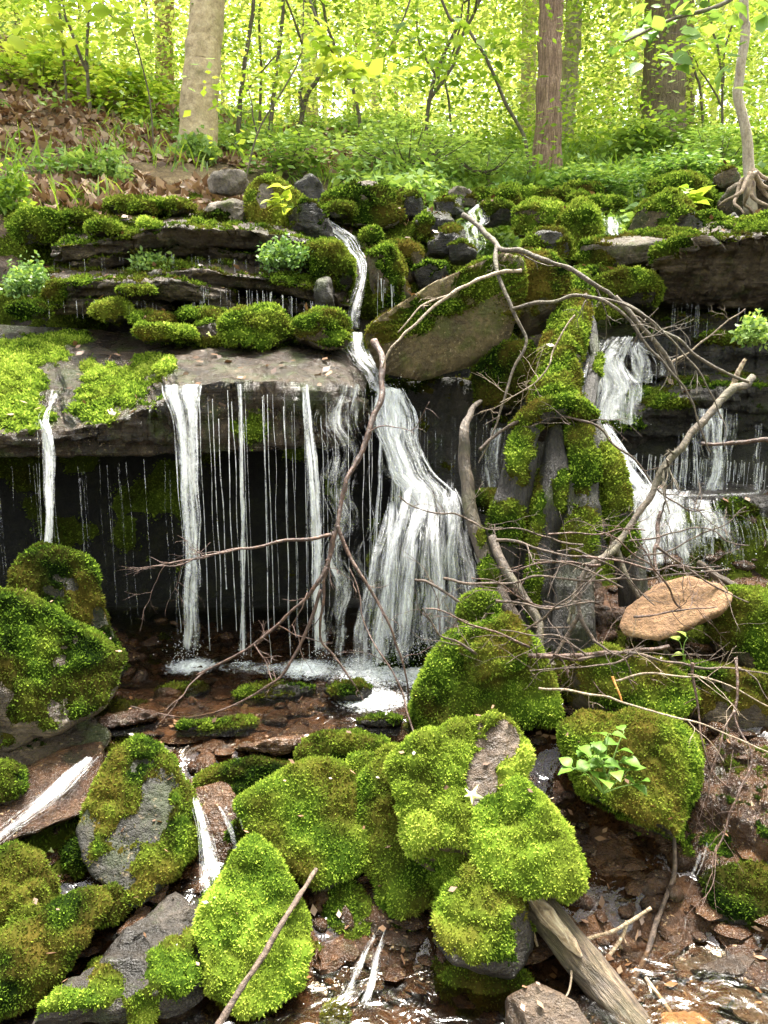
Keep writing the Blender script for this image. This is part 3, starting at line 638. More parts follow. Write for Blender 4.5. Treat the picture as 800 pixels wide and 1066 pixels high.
def thin(label, xs, lips, drop, Y, Yb, up, seed, spots=(), cover=-.86):
    ledge(label, [(x, l, Y+.05*math.sin(x*.05+seed)) for x, l in zip(xs, lips)], [(x, l+drop*1.45, Y+.05) for x, l in zip(xs, lips)], [(x, l-up, Yb) for x, l in zip(xs, lips)], M['shale'],
      moss=dict(cover=cover, up=.9, tint=.5, brown=.25, thick=.03, spots=spots), undercut=.04, strata=42, sa=.04, n=460, m=100, seed=seed, amp=.035)
thin('uppermost layered ledge under the mossy cushions', [48,110,180,260,320,352], [256,248,236,242,250,266], 13, 5.42, 6.3, 16, 8, [(125,240,25,8)])
thin('second thin shale layer, set back below the uppermost ledge', [70,140,200,260,330], [272,262,254,264,278], 9, 5.5, 6.1, 8, 9)
thin('middle wet shale ledge with water dripping along its lip', [150,200,250,300,345,362], [281,280,284,290,302,312], 12, 5.16, 5.95, 14, 13, [(310,290,30,8),(170,275,30,5)])
thin('thin shale layer low under the middle ledge', [180,230,290,350], [302,306,310,320], 9, 5.34, 5.9, 6, 14)
thin('lowest shale ledge above the sloping wet shelf', [42,100,160,215,240], [293,289,291,297,304], 14, 5.05, 5.7, 12, 17, [(85,292,14,6),(56,302,16,14)])
thin('broken shale layer at the left end above the shelf', [30,70,120,170], [316,312,310,314], 10, 5.12, 5.6, 8, 18, [(50,312,20,8)])
# the great slab and ledges at the right
ledge('big overhanging layered slab at the right edge, shadow below it', [(684,268,5.2),(720,252,5.15),(770,243,5.1),(840,236,5.1),(1200,232,5.1)],
      [(684,312,5.3),(720,318,5.3),(770,318,5.3),(840,322,5.3),(1200,322,5.3)], [(684,248,6.2),(740,232,6.2),(840,220,6.2),(1200,216,6.2)], M['slab'],
      moss=dict(cover=-.75, up=.8, tint=.55, brown=.25, thick=.04, spots=[(700,250,25,12),(790,236,40,9),(670,262,16,12)]), undercut=.38, strata=16, sa=.085, n=600, m=150, seed=21, amp=.05, nose=.45)
ledge('upper step of the right cascade, dark and wet', [(600,372,5.2),(660,352,5.25),(720,350,5.2),(800,352,5.2),(1200,352,5.2)],
      [(600,420,5.1),(660,400,5.15),(720,392,5.1),(800,396,5.1),(1200,396,5.1)], [(600,335,5.8),(720,328,5.8),(1200,326,5.8)], M['wetdark'],
      moss=dict(cover=-.95, up=.8, tint=.42, brown=.25, thick=.03, spots=[(760,352,40,8),(560,330,20,20)]), undercut=.05, strata=18, sa=.03, n=460, m=90, seed=24)
ledge('shelf with small mossy patches behind the grey dead limb', [(612,445,4.85),(660,436,4.8),(700,412,4.8),(760,402,4.8),(1200,400,4.8)],
      [(612,502,4.9),(660,500,4.85),(700,502,4.85),(760,506,4.85),(1200,506,4.85)], [(612,420,5.3),(700,388,5.3),(1200,376,5.3)], M['wetdark'],
      moss=dict(cover=-.75, up=.8, tint=.52, brown=.25, thick=.03, spots=[(672,412,34,10),(640,440,40,10),(700,420,30,8)]), undercut=.12, strata=18, sa=.025, n=480, m=90, seed=27)
ledge('low wet step where the right cascade spreads in foam', [(640,520,4.5),(690,516,4.45),(740,516,4.45),(800,522,4.45),(1200,526,4.45)],
      [(640,598,4.45),(690,592,4.4),(740,590,4.4),(800,590,4.4),(1200,590,4.4)], [(640,500,4.9),(740,502,4.9),(1200,504,4.9)], M['wetdark'],
      moss=dict(cover=-.85, up=.6, tint=.4, brown=.2, thick=.03, spots=[(755,540,35,25),(690,552,14,14),(785,570,24,18)]), undercut=.03, strata=12, sa=.02, n=480, m=90, seed=31, amp=.05)

# ================================================================== stones, from the top of the falls down
g = lambda **k: dict(dict(cover=-.1, up=.8, tint=.5, brown=.25, thick=.04), **k)
FULL = lambda **k: dict(dict(cover=.42, up=.62, tint=.6, brown=.25, thick=.045), **k)
rock('pale bare boulder at the foot of the beech, on the leaf litter', [(217,184),(232,177),(252,178),(258,188),(254,200),(236,203),(219,200)], 6.6, .16, M['pale'])
rock('white topped stone with moss on its sides at the end of the top ledge', [(222,212),(246,208),(260,216),(264,234),(258,244),(220,244),(210,228)], 6.0, .18, M['pale'], g(cover=-.2, up=-.3, spots=[(225,232,22,14),(212,236,12,12)], bare=[(242,213,18,9)], tint=.45))
rock('slanted yellow mossed slab leaning left of the thin upper fall', [(258,206),(272,188),(284,185),(302,198),(320,214),(316,232),(300,246),(268,238),(258,222)], 6.15, .2, M['pale'], g(cover=.2, spots=[(295,205,24,14),(265,225,16,16)], bare=[(276,203,8,12)], tint=.68, brown=.45), front=(.2,.6))
rock('smooth black stone at the left of the thin upper fall', [(300,224),(318,212),(332,216),(342,230),(348,246),(330,252),(304,246)], 5.9, .18, M['wetdark'])
rock('grey bare boulder standing among green leaves above the falls', [(308,192),(322,182),(334,190),(342,206),(328,214),(312,210)], 6.6, .15, M['grey'])
rock('long green mossy boulder with a pale crown above the falls', [(338,204),(358,196),(385,190),(404,194),(418,205),(418,226),(398,236),(352,232),(338,220)], 6.4, .25, M['pale'], g(cover=.22, bare=[(384,188,16,6)], tint=.42, brown=.3))
blob('rounded moss cushion in front of the long green boulder', 353, 220, 34, 15, 6.1, M['grey'], FULL(tint=.5))
blob('tiny round moss ball under the long green boulder', 388, 246, 19, 17, 5.9, M['grey'], FULL(tint=.48))
rock('tall dark wedge with moss down its right face beside the thin fall', [(386,262),(402,254),(412,262),(426,304),(420,318),(398,324),(388,300)], 5.35, .2, M['boulder'], g(cover=-.25, spots=[(412,285,12,30),(405,312,16,10)], tint=.42, brown=.4), front=(-.2,.1))
rock('brown stone wedged right of the tall dark wedge', [(402,256),(430,254),(440,268),(434,290),(424,296),(412,272)], 5.6, .18, M['boulder'], g(cover=-.1, tint=.42, brown=.5))
rock('two tone stone, mossy on its left and black on its right', [(433,230),(450,222),(470,226),(473,240),(452,254),(434,250)], 6.1, .17, M['wetdark'], g(cover=-.5, up=.3, spots=[(442,236,12,16)], tint=.55))
rock('pale crowned stone at the left of the second upper fall', [(458,206),(474,195),(488,198),(498,208),(494,216),(462,216)], 7.0, .17, M['pale'], g(cover=-.1, bare=[(478,198,14,7)], tint=.5))
rock('dark wet stone right of the long green boulder', [(417,206),(428,200),(440,208),(440,230),(422,234),(416,222)], 6.5, .15, M['wetdark'])
rock('black stone below the pale crowned stone', [(452,210),(480,206),(484,222),(474,228),(456,226)], 6.4, .15, M['wetdark'], g(cover=-.5))
rock('flat dark stone tipped toward the second upper fall', [(444,252),(466,236),(484,240),(482,256),(460,268),(446,266)], 5.9, .15, M['wetdark'])
rock('stone step with a trickle spreading over it', [(430,284),(448,274),(466,276),(468,296),(436,300)], 5.5, .2, M['wetdark'], g(cover=-.4, tint=.4))
rock('black stone at the lip of the second upper fall', [(466,256),(482,252),(496,262),(494,276),(470,274)], 5.7, .15, M['wetdark'])
rock('round dark stone right of the second upper fall', [(502,214),(520,210),(532,218),(530,232),(508,236)], 6.6, .15, M['wetdark'], g(cover=-.2, tint=.5))
rock('orange topped mossy boulder in the middle of the stone heap', [(537,218),(548,212),(582,213),(592,220),(591,238),(570,244),(542,242),(536,232)], 6.3, .2, M['boulder'], g(cover=.1, tint=.66, brown=.75, spots=[(548,232,14,14)]))
rock('bright green boulder right of the orange topped one', [(590,220),(602,212),(616,220),(624,240),(616,254),(596,256),(588,240)], 6.2, .2, M['grey'], FULL(tint=.62))
rock('dark fronted mossy boulder right of the second upper fall', [(508,212),(520,200),(534,200),(541,212),(540,228),(524,234),(510,230)], 6.9, .18, M['wetdark'], g(cover=.05, tint=.58))
stones = [('leftmost moss capped stone on the skyline of the heap',530,199,22,12,7.3),('moss capped stone behind the orange topped boulder',548,203,26,13,7.2),('small moss capped stone left of the red barked trunk foot',566,206,22,12,7.1),
 ('moss capped stone right in front of the red barked trunk',583,205,24,14,7.1),('low moss capped stone right of the red barked trunk',604,208,24,13,7.0),('bright little moss stone over the bright green boulder',622,214,26,14,6.8),
 ('olive moss stone under the shrubs by the mid stream',612,198,30,11,7.6),('brown green moss stone at the right end of the skyline heap',640,212,20,12,7.2),('dim moss stone left behind the dark fronted boulder',500,204,20,10,7.5),('mossy stone beside the narrow stream at the heap top',598,196,20,10,7.8)]
for lab, cx, cy, w, h, Y in stones: blob(lab, cx, cy, w, h, Y, M['grey'], FULL(tint=.55+random.uniform(-.1,.12)), group='moss capped stones on the skyline of the heap')
rock('brown fronted boulder with a mossy cap left of the rooted tree', [(656,236),(666,218),(694,202),(708,206),(718,222),(712,242),(688,250),(664,248)], 6.0, .24, M['boulder'], g(cover=-.1, spots=[(690,210,30,12)], bare=[(672,236,14,16)], tint=.6))
rock('grey wedge leaning on the brown fronted boulder', [(692,228),(712,216),(732,230),(736,246),(708,250)], 5.9, .16, M['grey'], g(cover=-.6))
rock('flat pale lichened slab bridging the stream bed', [(598,264),(622,250),(662,244),(700,242),(722,246),(724,258),(704,274),(640,280),(606,278)], 5.75, .3, M['pale'], g(cover=-.35, spots=[(618,270,22,12),(712,256,16,16)], bare=[(662,252,40,6)], tint=.5, brown=.4), front=(0,.9))
rock('bright mossy stone tucked under the pale slab', [(620,290),(648,282),(678,288),(686,302),(680,320),(652,318),(624,304)], 5.45, .18, M['wetdark'], FULL(tint=.58, cover=.35))
rock('dark mossy stone below the pale slab, left', [(600,282),(622,278),(630,296),(620,316),(602,310)], 5.5, .15, M['wetdark'], g(cover=.1, tint=.35))
rock('grey topped mossy stone behind the big middle boulder', [(546,256),(562,242),(584,240),(594,254),(596,276),(572,286),(546,280)], 5.75, .2, M['grey'], g(cover=.05, bare=[(570,246,14,7)], tint=.5, front=None) if False else g(cover=.05, bare=[(570,246,14,7)], tint=.5))
rock('olive mossed boulder in shade right behind the big middle boulder', [(520,282),(540,266),(572,268),(590,288),(592,320),(574,346),(540,350),(522,330)], 5.0, .25, M['boulder'], g(cover=.25, tint=.34, brown=.6))
rock('round brown stone perched beside the exposed roots', [(744,186),(752,176),(764,176),(770,188),(764,198),(748,198)], 6.9, .1, M['boulder'], g(cover=-.5, tint=.4))
rock('small grey stone below the exposed roots', [(754,226),(764,222),(772,230),(768,238),(756,238)], 6.3, .08, M['grey'])
rock('mossy stone left of the small grey stone under the roots', [(722,230),(740,222),(752,230),(750,240),(728,242)], 6.1, .12, M['grey'], FULL(tint=.52))
rock('moss covered hump at the right edge above the layered slab', [(772,236),(796,226),(850,216),(860,240),(800,248)], 5.9, .2, M['boulder'], FULL(tint=.6))
rock('green mossy bank stone left of the exposed roots', [(676,190),(704,182),(728,188),(742,206),(736,226),(712,222),(690,208)], 7.0, .3, M['grey'], FULL(tint=.5))

BIGEDGE = 2
rock('big angular boulder with a flat slanted top in the middle of the falls', [(387,347),(396,332),(450,298),(522,266),(543,270),(548,298),(538,345),(526,374),(440,394),(400,384)], 4.5, .36, M['tan'],
     g(cover=-1.1, spots=[(515,288,36,18),(462,318,34,14),(425,335,30,14),(398,348,16,18),(490,302,30,14),(537,300,14,34)], bare=[(455,306,24,7)], tint=.62, brown=.4, thick=.03), front=(.1,.0), facets=0, k=.015, amp=.03, p=70, seed=5, extra=[(BIGEDGE, 52, .75)])
rock('dark mossy stone propping the big angular boulder at its right', [(494,380),(516,362),(552,360),(566,384),(560,420),(530,436),(500,424)], 4.75, .2, M['wetdark'], g(cover=.3, tint=.36, brown=.35))
rock('shadowed wet rock wall under the big angular boulder', [(398,404),(440,396),(500,402),(545,440),(548,600),(470,610),(420,520),(396,460)], 4.75, .22, M['wetdark'], g(cover=-.35, tint=.3, up=.3), facets=3)
rock('dark hump that splits the main cascade', [(404,540),(424,514),(470,510),(486,540),(490,640),(470,695),(396,695),(384,600)], 4.30, .24, M['wetdark'], g(cover=-.1, tint=.42, up=.3, spots=[(440,650,50,40)]), facets=3)
rock('small black rock between the main cascade and the stump', [(482,524),(500,514),(534,516),(544,540),(540,580),(500,588),(482,560)], 4.2, .16, M['wetdark'], g(cover=-.4, tint=.35))
for k in range(7):
    blob('mossy stone on the wet bank past the right edge of the ledges', 850+45*k+random.uniform(-15, 15), 640+random.uniform(-60, 130), random.uniform(60, 130), random.uniform(50, 90), random.uniform(3.0, 4.0), M['shale'], FULL(tint=random.uniform(.35, .6)), group='stones past the right edge')
# moss on the shelf at the left
rock('big bright moss mound below the middle shale ledge', [(232,338),(256,326),(288,324),(306,336),(308,354),(272,362),(238,358)], 4.95, .22, M['boulder'], FULL(tint=.62, thick=.06), amp=.16)
rock('tan stone peeping out left of the big bright moss mound', [(204,340),(220,333),(240,333),(246,344),(236,356),(210,358)], 5.0, .14, M['rusty'], g(cover=-.6, spots=[(226,355,20,6)], tint=.7))
rock('dark stone half mossed right of the big bright moss mound', [(308,336),(332,325),(350,326),(364,340),(362,356),(330,362),(308,354)], 4.9, .2, M['boulder'], g(cover=.1, tint=.5, brown=.4))
blob('leafy bright moss clump hanging under the lowest shale ledge', 117, 326, 42, 20, 5.0, M['grey'], FULL(tint=.62, thick=.06))
blob('moss ball right of the leafy clump under the shale', 160, 333, 42, 15, 4.98, M['boulder'], FULL(tint=.5, cover=.3, brown=.5))
blob('small moss tuft on the lip of the lowest shale ledge', 136, 304, 26, 9, 4.98, M['grey'], FULL(tint=.58))
blob('second small moss tuft on the lip near the ledge end', 152, 303, 18, 7, 4.98, M['grey'], FULL(tint=.6))
blob('low moss strip under the middle shale ledge', 212, 330, 60, 10, 5.1, M['grey'], FULL(tint=.5))
blob('moss step on the sloping shelf left of the tan stone', 172, 348, 66, 13, 4.8, M['boulder'], FULL(tint=.55, brown=.4))
rock('stepped moss cushion at the left end of the top ledge', [(12,232),(30,224),(62,222),(66,236),(60,250),(20,252)], 5.9, .18, M['grey'], FULL(tint=.6))
blob('slanted bright moss flap over the top ledge', 110, 238, 44, 14, 5.6, M['grey'], FULL(tint=.68))
blob('wide moss cushion in the middle of the top ledge rim', 140, 215, 68, 13, 5.9, M['grey'], FULL(tint=.56))
blob('round moss cushion left of the wide one on the rim', 82, 228, 36, 13, 5.9, M['grey'], FULL(tint=.5))
blob('mixed moss cushion right of the wide one on the rim', 182, 217, 46, 12, 5.9, M['boulder'], FULL(tint=.52, brown=.4))
blob('small yellow moss tuft on top of the shale', 156, 234, 24, 9, 5.5, M['grey'], FULL(tint=.72))
blob('small bright moss tuft below the white topped stone', 206, 236, 20, 12, 5.6, M['grey'], FULL(tint=.65))
blob('dark moss cushion at the left edge above the sloping shelf', 30, 324, 40, 16, 5.1, M['grey'], FULL(tint=.4))
rock('mossy shoulder right of the fern where the thin fall passes', [(318,262),(334,252),(350,254),(364,272),(366,300),(352,308),(330,290)], 5.45, .2, M['wetdark'], FULL(tint=.52, cover=.4))
rock('grey end block of the middle shale ledge beside the thin fall', [(326,292),(344,290),(348,310),(346,326),(330,326)], 5.2, .12, M['grey'])
# behind the curtain and left of it
rock('dark wet hump struck by the left thin fall', [(20,586),(52,568),(92,590),(104,640),(120,700),(60,700),(10,660)], 3.62, .26, M['mossrock'], g(cover=-.15, tint=.24, spots=[(92,600,14,24)]))
rock('large dark green mossed boulder filling the left edge', [(-90,640),(-20,612),(30,622),(84,662),(124,700),(104,738),(40,768),(-80,790)], 3.15, .3, M['shale'], g(cover=-.05, up=.55, tint=.38, brown=.2, spots=[(20,645,60,26),(10,680,50,30)]))
rock('wet grey shining rock below the large left boulder', [(-40,756),(20,742),(80,744),(112,780),(90,806),(20,812),(-40,806)], 3.05, .2, M['ledge'], g(cover=-.85))
rock('wet slope of rock under the left rapid', [(-60,800),(60,790),(110,776),(104,830),(60,862),(-60,880)], 2.86, .2, M['rust'], None, front=(0,.7))
blob('moss hump at the left edge beside the rapid', 2, 818, 50, 44, 2.72, M['shale'], g(cover=.1, tint=.38))
# stones in the pool
for lab, cx, cy, w, h, Y, mt, ms in [('long low black stone at the foot of the curtain',285,722,90,18,3.6,'wetdark',None),('round black stone in the foam below the main cascade',362,720,46,22,3.55,'wetdark',None),
  ('flat moss topped stone across the pool outlet',225,757,90,14,3.3,'wetdark','m'),('flat dark stone by the pool outlet, left',130,748,70,16,3.3,'rust',None),('low black stone by the branch tips in the pool',190,720,60,14,3.7,'wetdark',None),
  ('rust coloured flat stone under the pool water',150,716,70,12,3.75,'rust',None),('brown flat stone at the near rim of the pool',300,776,100,16,3.12,'rust',None),('wet black stone at the right rim of the pool',395,752,50,14,3.3,'wetdark',None),
  ('small dark stone at the left of the pool',110,700,44,18,3.8,'wetdark',None)]:
    blob(lab, cx, cy, w, h, Y, M[mt], g(cover=-.2, tint=.4) if ms else None, T=.10)
# ================================================================== foreground stones
rock('diamond shaped slab with a bare flecked middle and mossy edges', [(90,846),(118,792),(150,770),(176,786),(204,846),(209,884),(184,908),(132,928),(98,896)], 2.72, .15, M['mossrock'],
     g(cover=-.25, up=.5, spots=[(112,820,34,50),(140,780,34,14),(186,876,30,34),(160,905,40,16)], bare=[(158,845,16,36)], tint=.50, brown=.4, thick=.03), front=(-.05,.35), facets=3, k=.06, seed=12)
blob('small olive moss clump at the lower left of the diamond slab', 84, 892, 34, 44, 2.62, M['grey'], FULL(tint=.38))
rock('large moss covered boulder with a brown worn patch, behind the brown stick', [(250,836),(300,806),(346,796),(374,810),(381,860),(372,906),(350,932),(304,900),(262,862)], 2.72, .17, M['mossrock'], FULL(tint=.62, brown=.3, thick=.035), facets=4, k=.08)
rock('tall bright moss boulder crossed by the brown stick', [(209,968),(224,934),(268,882),(290,906),(313,965),(309,1002),(284,1046),(250,1040),(220,1006)], 2.38, .17, M['mossrock'], FULL(tint=.66, brown=.2, thick=.045), facets=4, k=.08)
rock('dark olive moss edge behind the tall bright moss boulder', [(206,960),(218,930),(262,884),(270,900),(236,960),(216,990)], 2.5, .1, M['mossrock'], FULL(tint=.3))
rock('flat dark mossed stone on top of the moss boulder cluster', [(312,784),(324,770),(360,766),(400,774),(402,790),(380,800),(330,800)], 2.98, .14, M['mossrock'], FULL(tint=.42, brown=.3))
blob('rounded light moss stone between the flat stone and the worn boulder', 384, 804, 42, 42, 2.84, M['mossrock'], FULL(tint=.6, thick=.05))
rock('narrow tall moss boulder in the centre of the cluster', [(376,820),(396,798),(426,800),(440,860),(442,930),(404,946),(384,904),(374,856)], 2.68, .15, M['mossrock'], FULL(tint=.5, brown=.25), facets=4, k=.08)
rock('big slab with a bare brown strip between bright moss, pale leaf on it', [(412,802),(440,773),(500,750),(534,752),(548,776),(540,830),(524,884),(470,909),(434,890)], 2.62, .17, M['rusty'],
     FULL(tint=.74, brown=.15, cover=.4, thick=.055, bare=[(503,835,16,70),(522,775,20,22)]), front=(.1,.25), facets=3, k=.06)
rock('rounded bright moss lobe above the split end of the log', [(498,836),(520,811),(552,830),(588,868),(605,905),(596,922),(560,930),(516,920),(496,880)], 2.5, .16, M['rusty'], FULL(tint=.74, brown=.15, thick=.06), facets=3)
rock('low stone with a bright moss dome on its left and dark wet face', [(453,948),(470,918),(506,912),(540,930),(558,980),(534,1010),(484,1004),(460,980)], 2.3, .13, M['wetdark'], g(cover=-.3, spots=[(486,945,34,34),(515,985,30,22)], tint=.68, brown=.35, thick=.055))
blob('dark green moss stone in the gap below the worn boulder', 364, 952, 56, 68, 2.5, M['grey'], FULL(tint=.45))
blob('dim moss stone below the narrow tall boulder', 422, 975, 60, 68, 2.44, M['grey'], FULL(tint=.28, brown=.3))
rock('dark mossy base stone under the bright moss dome', [(448,1010),(500,996),(548,1010),(556,1050),(520,1080),(456,1072)], 2.26, .13, M['wetdark'], g(cover=.15, tint=.3))
rock('wet stone the little fall slides over at bottom centre', [(318,990),(352,960),(404,968),(416,1010),(396,1036),(340,1030)], 2.42, .1, M['wetdark'], g(cover=-.35, tint=.38))
rock('wet brown rock face behind the small foreground fall', [(200,826),(240,818),(258,846),(262,886),(236,920),(204,910)], 2.78, .12, M['rust'], None)
rock('flat mossy stone above the small foreground fall', [(206,808),(240,798),(296,796),(318,806),(300,822),(230,832)], 2.95, .12, M['grey'], FULL(tint=.32, brown=.3))
for lab, cx, cy, w, h, Y, t in [('little dark moss stone wedged under the tall bright boulder at right',322,1000,30,34,2.34,.35),('small moss stone between the diamond slab and the worn boulder',252,866,26,22,2.66,.4),('small bright moss knob at the foot of the narrow tall boulder',452,918,28,30,2.5,.66),
   ('green moss pad left of the slab with the bare strip',408,790,26,20,2.8,.62),('tiny moss stone in the stream at the left of the dark slab',176,948,24,18,2.45,.45),('little moss stone above the bright moss dome',478,905,30,18,2.45,.55)]:
    blob(lab, cx, cy, w, h, Y, M['mossrock'], FULL(tint=t))
rock('mossy boulder with a dark hollow below, leafy plant growing on top', [(532,792),(560,768),(612,752),(682,745),(722,764),(724,800),(702,850),(692,900),(672,917),(640,884),(612,830),(560,812)], 2.8, .24, M['wetdark'], FULL(tint=.56, brown=.4, thick=.055, cover=.45, bare=[(560,795,20,12)]), facets=3, k=.05, p=15)
rock('dark shaded rock in the hollow below the plant boulder', [(545,810),(610,815),(660,880),(680,920),(640,960),(570,920)], 3.0, .12, M['rust'], None)
rock('dark green moss hump at the left edge of the stream', [(-20,890),(14,884),(40,902),(50,940),(30,972),(-20,980)], 2.42, .14, M['grey'], FULL(tint=.45))
rock('rounded moss stone in front of the left edge hump', [(20,920),(44,916),(54,940),(44,966),(18,970)], 2.36, .1, M['grey'], FULL(tint=.5))
rock('long low olive mossed stone at lower left', [(-30,990),(40,958),(100,948),(114,968),(84,1000),(20,1034),(-30,1040)], 2.26, .14, M['grey'], FULL(tint=.34, brown=.45))
rock('large dark wet slab slanting up from the lower left corner', [(-20,1090),(30,1046),(110,1002),(198,960),(222,985),(214,1030),(170,1090)], 2.2, .14, M['wetdark'], g(cover=-1.2, spots=[(60,1040,70,14),(185,1010,34,34),(110,1025,20,26),(150,1050,16,24),(200,980,10,14)], tint=.6, brown=.3, thick=.04), front=(-.1,.7), amp=.14, strata=16, facets=5)
blob('small yellow green moss tuft on the dark slab', 148, 1046, 32, 36, 2.1, M['grey'], FULL(tint=.7, thick=.05))
rock('moss knob in the stream right of the olive stone', [(98,942),(112,930),(132,930),(138,944),(124,956),(104,956)], 2.42, .07, M['grey'], FULL(tint=.42))
blob('moss tip poking from the water at the bottom edge', 352, 1062, 26, 24, 2.12, M['grey'], FULL(tint=.55))
rock('brown smooth stone at the bottom edge left of the log', [(528,1050),(556,1032),(592,1040),(616,1070),(600,1100),(530,1095)], 2.05, .1, M['rusty'])
rock('sandy orange stone with a rough flat top under the branches', [(655,652),(660,636),(684,612),(712,599),(740,604),(756,614),(750,630),(722,650),(690,664),(662,664)], 3.5, .16, M['sand'], None, front=(.15,.62), p=50, amp=.075, facets=3, k=.05)
rock('mossy stone right of the sandy stone', [(738,636),(760,620),(800,616),(830,640),(820,690),(780,704),(748,690)], 3.5, .2, M['boulder'], g(cover=.0, spots=[(775,645,44,34)], bare=[(765,692,20,12)], tint=.5))
rock('grey mossed rock under the tangle left of the sandy stone', [(588,700),(620,680),(690,690),(720,720),(700,750),(620,760),(590,740)], 3.2, .2, M['shale'], g(cover=-.05, tint=.45, brown=.4))
rock('brown mossed rock under the twigs right of the plant boulder', [(690,712),(740,696),(810,700),(820,745),(760,770),(700,750)], 3.2, .2, M['shale'], g(cover=-.1, tint=.42, brown=.6))
rock('tapered moss boulder with its tip up beside the main cascade', [(424,770),(438,712),(466,664),(486,654),(494,700),(486,760),(462,778)], 3.3, .16, M['mossrock'], FULL(tint=.5, thick=.045), facets=3)
rock('moss boulder at the foot of the stump, crossed by a straight stick', [(482,690),(494,662),(528,644),(548,660),(570,700),(580,745),(550,762),(500,752)], 3.3, .16, M['mossrock'], FULL(tint=.52, brown=.4), facets=3)
rock('olive moss cap leaning on the foot of the stump', [(484,676),(496,656),(530,642),(546,652),(540,690),(500,708)], 3.22, .1, M['mossrock'], FULL(tint=.5, brown=.65))
blob('moss clump in a gap right of the tapered boulder', 500, 640, 40, 46, 3.45, M['grey'], FULL(tint=.5))
rock('reddish wet bank rock at the right, twigs hanging over it', [(716,800),(770,772),(840,770),(850,930),(780,975),(720,950),(694,880)], 2.78, .2, M['rust'], g(cover=-.75, tint=.4), facets=9, front=(-.3,.4), amp=.2, strata=14, p=40)
rock('dark wet rock at the right edge below the reddish bank', [(730,930),(780,905),(850,900),(850,985),(760,985)], 2.5, .1, M['wetdark'], g(cover=-.1, tint=.25))
for lab, poly, Y in [('thin pointed flat stone, upper of the pair at lower right',[(704,1010),(738,990),(752,994),(734,1012),(708,1020)],2.32),('long grey flat stone lying across the pair at lower right',[(724,1018),(768,988),(784,990),(764,1016),(738,1028)],2.28),
   ('broad brown flat stone at lower right in shallow water',[(712,1036),(748,1018),(762,1030),(744,1050),(716,1052)],2.2),('rust flat stone at the right edge by the water',[(758,1000),(790,980),(830,990),(820,1040),(770,1030)],2.27),
   ('long tan flat stone along the bottom right',[(755,1042),(790,1036),(830,1050),(820,1080),(770,1066)],2.13),('amber stone under water right of the log',[(670,1046),(700,1036),(760,1052),(740,1080),(676,1076)],2.12),('cream stone cut by the bottom edge right of the log',[(690,1066),(720,1056),(750,1064),(746,1090),(694,1090)],2.06)]:
    rock(lab, poly, Y, .03, M['rusty'] if 'grey' in lab or 'tan' in lab or 'thin' in lab else M['rust'] if 'cream' not in lab else M['sand'], None, front=(0,.9), facets=2)
for lab, poly, Y in [('flat rust slab in the shallow stream left of the diamond slab',[(40,935),(76,915),(100,925),(92,950),(56,962)],2.5),('broken brown slab piece in the stream below the diamond slab',[(90,946),(130,934),(160,944),(140,962),(100,964)],2.45),('pointed brown slab sticking up in the stream',[(152,934),(176,908),(182,912),(166,940)],2.5),
   ('pale brown slab edge in the stream near the dark slab',[(120,965),(150,945),(160,950),(136,975)],2.38),('dark stone at the rapid foot',[(40,900),(62,893),(72,906),(60,918),(42,914)],2.62)]:
    rock(lab, poly, Y, .03, M['rust'], None, front=(0,.9), facets=2)
# pebbles and broken bits in the bed
def pebbles():
    V0, F0 = ico(2); VV = []; FF = []; n = 1500
    n = 2600; x = rng.uniform(-2.8, 2.6, n); y = rng.uniform(1.8, 4.6, n); z = gz(x, y); s = .009+.045*rng.random(n)**2.2*(1+.5*(y > 3))
    for i in range(n):
        a = rng.normal(0, 1, (3,3)); q, _ = np.linalg.qr(a); sc = np.array([1, rng.uniform(.5,1), rng.uniform(.25,.6)])
        v = (V0*(1+.18*vnoise(V0*1.5+i*3.1))[:,None])*sc
        if i % 3: v = v@np.array([[math.cos(i),math.sin(i),0],[-math.sin(i),math.cos(i),0],[0,0,1]])
        else: v = v@q
        VV.append(v*s[i]+np.array([x[i], y[i], z[i]+s[i]*.1])); FF.append(F0+i*len(V0))
    o = mk('gravel', np.concatenate(VV), np.concatenate(FF), M['rust']); tag(o, 'rust brown gravel and broken stone bits in the stream bed', 'gravel', None, 'stuff')
pebbles()

def slabs_and_leaves():
    V0, F0 = ico(2); VV = []; FF = []; o = 0
    for i in range(1150):
        x = rng.uniform(-3.0, 2.8); y = rng.uniform(1.9, 3.5); b = 1-(np.abs(V0)**8).sum(1); r = (np.abs(V0/np.array([1, .6, .22]))**7).sum(1)**(-1/7)
        v = V0*r[:,None]*(1+.16*vnoise(V0*1.3+i*2.7))[:,None]*rng.uniform(.02, .075); a = rng.uniform(0, 6.28); t = rng.normal(0, .22); c, s_ = math.cos(a), math.sin(a)
        v = v@np.array([[c,s_,0],[-s_,c,0],[0,0,1]])@np.array([[1,0,0],[0,math.cos(t),math.sin(t)],[0,-math.sin(t),math.cos(t)]])
        VV.append(v+np.array([x, y, float(gz(x, y)[0])+.004])); FF.append(F0+o); o += len(V0)
    ob = mk('rubble', np.concatenate(VV), np.concatenate(FF), M['rust'], smooth=False); tag(ob, 'broken flat reddish stone slabs lying in the wet bed', 'rubble', None, 'stuff')
    x = rng.uniform(-1.3, 1.7, 900); y = rng.uniform(1.9, 3.6, 900); k = fbm(np.stack([x*2, y*2, 0*x], 1), 2, 9)+.25*(x > .4) > .02; x, y = x[k], y[k]; P = np.stack([x, y, gz(x, y)+.012], 1)
    v, f, t = kite_leaves(P, .035, np.clip(rng.normal(.4, .25, len(P)), 0, 1), .6); ob = mk('fallen_leaves', v, f, M['litter'], attrs={'tint': t}); tag(ob, 'wet brown leaf scraps on the stream bed', 'leaf litter', None, 'stuff')
slabs_and_leaves()
